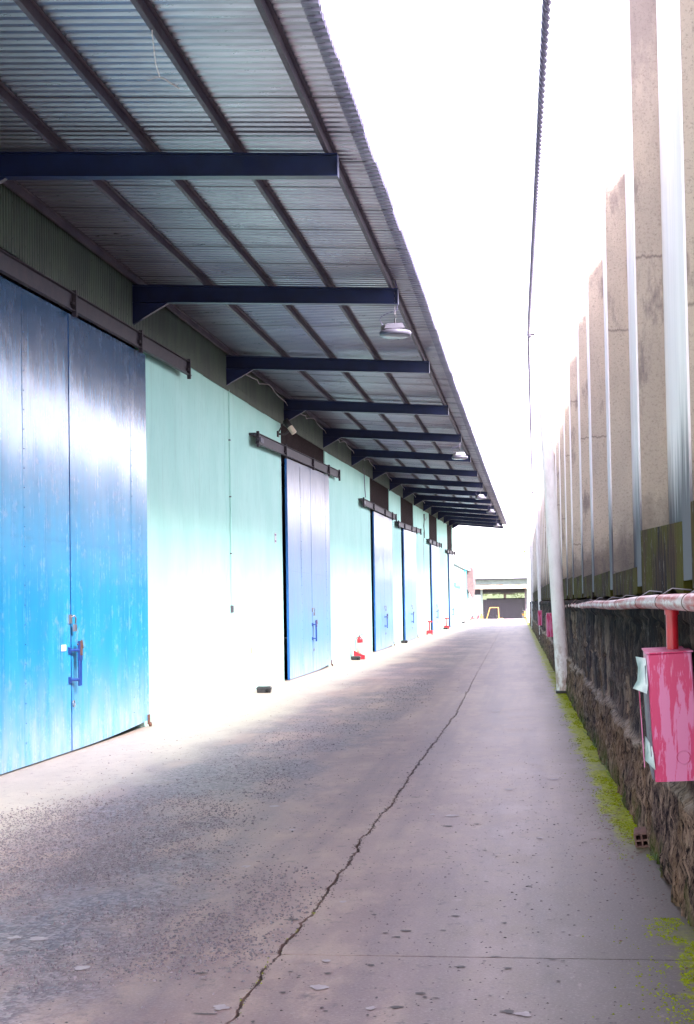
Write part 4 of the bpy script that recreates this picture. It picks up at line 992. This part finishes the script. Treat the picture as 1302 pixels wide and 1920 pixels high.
# ------------------------------------------------------------------ plants
rnd = random.Random(31)
def weed(x, y, s_, label):
    o = empty('small_weed', (x, y, 0), label, 'weed', 'small weeds at the foot of the stone wall'); st = MB()
    for k in range(9):
        a = rnd.uniform(0, 6.28); ln = s_*rnd.uniform(.6, 1.3); tip = V((math.cos(a)*ln*.6-.3*ln, math.sin(a)*ln*.6, ln)); st.tube([(0, 0, 0), tip*.5+V((0, 0, ln*.1)), tip], .0015, 4)
        lf = MB()
        for q in range(5):
            c = tip*(.35+.16*q); b = rnd.uniform(0, 6.28); r = s_*.16; d1 = V((math.cos(b), math.sin(b), rnd.uniform(-.2, .5))).normalized()*r; d2 = d1.cross(V((0, 0, 1))).normalized()*r*.45
            lf.add([c, c+d1*.5+d2, c+d1, c+d1*.5-d2], [(0, 1, 2, 3)])
        lf.build('leaf', MT['weed'], o)
    st.build('stem', MT['weed'], o)
WL = [(18.5, .06, 'leafy weed under the leaning pole end of the wall'), (16.6, .09, 'tall pale leaved weed midway along the moss strip'), (15.6, .07, 'small weed right behind the pale leaved one'), (13.6, .10, 'large leafy weed where the moss is brightest'), (12.9, .07, 'low weed in front of the large leafy one'), (11.3, .05, 'weed where the moss strip narrows'), (8.9, .05, 'tiny weed nearest the camera, just past the brick'), (8.4, .04, 'pair of tiny leaves below the red cabinet')]
for yy, s_, lb in WL: weed(wallx(yy)-.05, yy, s_, lb)
mb = MB(); rnd = random.Random(9); c = 0
while c < 6000:
    y = 8.9+abs(rnd.gauss(0, 1))*11 if rnd.random() < .75 else rnd.uniform(5.2, 7.3)
    if y > 60: continue
    wd = .15 if y > 8.8 else .22
    x = wallx(y)-.03-abs(rnd.gauss(0, 1))*wd*.7; n1 = noise.noise(V((x*7, y*2.2, 4)))+.5*noise.noise(V((x*20, y*9, 4)))
    if n1 < .0 or (y > 8.8 and noise.noise(V((0, y*.6, 2))) < -.25): continue
    r = rnd.uniform(.003, .007)*(1+y*.02); a = rnd.uniform(0, 6.3)
    vs = [(x+r*math.cos(a+q*2.094), y+r*math.sin(a+q*2.094), .0) for q in range(3)]+[(x, y, r*.8)]
    mb.add(vs, [(0, 1, 3), (1, 2, 3), (2, 0, 3)]); c += 1
tag(mb.build('moss', MT['moss']), kind='stuff')

def tree(x, y, z, h, rc, label, seed):
    o = empty('broadleaf_tree', (x, y, z), label, 'tree', 'pale trees behind the far shed'); r = random.Random(seed)
    t = MB(); t.tube([(0, 0, 0), (.1, 0, h*.3), (0, .1, h*.62)], [h*.03, h*.022, h*.012], 8)
    cl = []
    for k in range(16):
        a = r.uniform(0, 6.28); q = r.uniform(.2, 1)**.6; zz = h*(.45+.5*r.random()); wq = math.sin(min(1, (zz/h-.35)/.65)*math.pi)*.8+.25
        p = V((math.cos(a)*rc*q*wq, math.sin(a)*rc*q*wq, zz)); cl.append((p, rc*r.uniform(.28, .45))); t.tube([(0, 0, h*.4), p*.6+V((0, 0, h*.12)), p], [h*.010, h*.006, h*.003], 5)
    t.build('trunk', MT['bark'], o); lf = MB()
    for p, cr_ in cl:
        for k in range(230):
            d = V((r.gauss(0, 1), r.gauss(0, 1), r.gauss(0, .8))); d = d.normalized()*cr_*r.random()**.4; c = p+d; s_ = h*.014*r.uniform(.7, 1.5)
            u = V((r.gauss(0, 1), r.gauss(0, 1), r.gauss(0, 1))).normalized(); v_ = u.orthogonal().normalized()
            lf.add([c-u*s_, c+v_*s_*.5, c+u*s_, c-v_*s_*.5], [(0, 1, 2, 3)])
    lf.build('crown', MT['leaf'], o)
for i, (x, y, h, rc, lb) in enumerate(((1.5, 205, 11.0, 4.0, 'fullest pale green tree rising right behind the shed roof'), (-3.5, 215, 10.0, 3.6, 'rounded tree beyond the middle of the shed roof'), (-8.5, 222, 9.6, 3.6, 'low tree beyond the left end of the shed roof'), (-14, 230, 10.5, 4.2, 'leftmost tree, beyond the annex roof'), (6.5, 212, 12, 4.4, 'tallest tree at the right, partly behind the poles'))):
    tree(x, y, -1.2, h, rc, lb, 40+i)
hv = []; hf = []
for j in range(9):
    for i in range(25): x = -220+i*18; y = 300+j*30; hv.append((x, y, -1.3+17*math.sin(min(1, j/7)*1.57)*(1+.25*noise.noise(V((x*.01, y*.01, 0))))+(2.2*noise.noise(V((x*.08, y*.08, 3))) if j else 0)))
for j in range(8):
    for i in range(24): a = j*25+i; hf.append((a, a+1, a+26, a+25))
tag(MB().add(hv, hf, True).build('hills', MT['hill']), kind='structure')
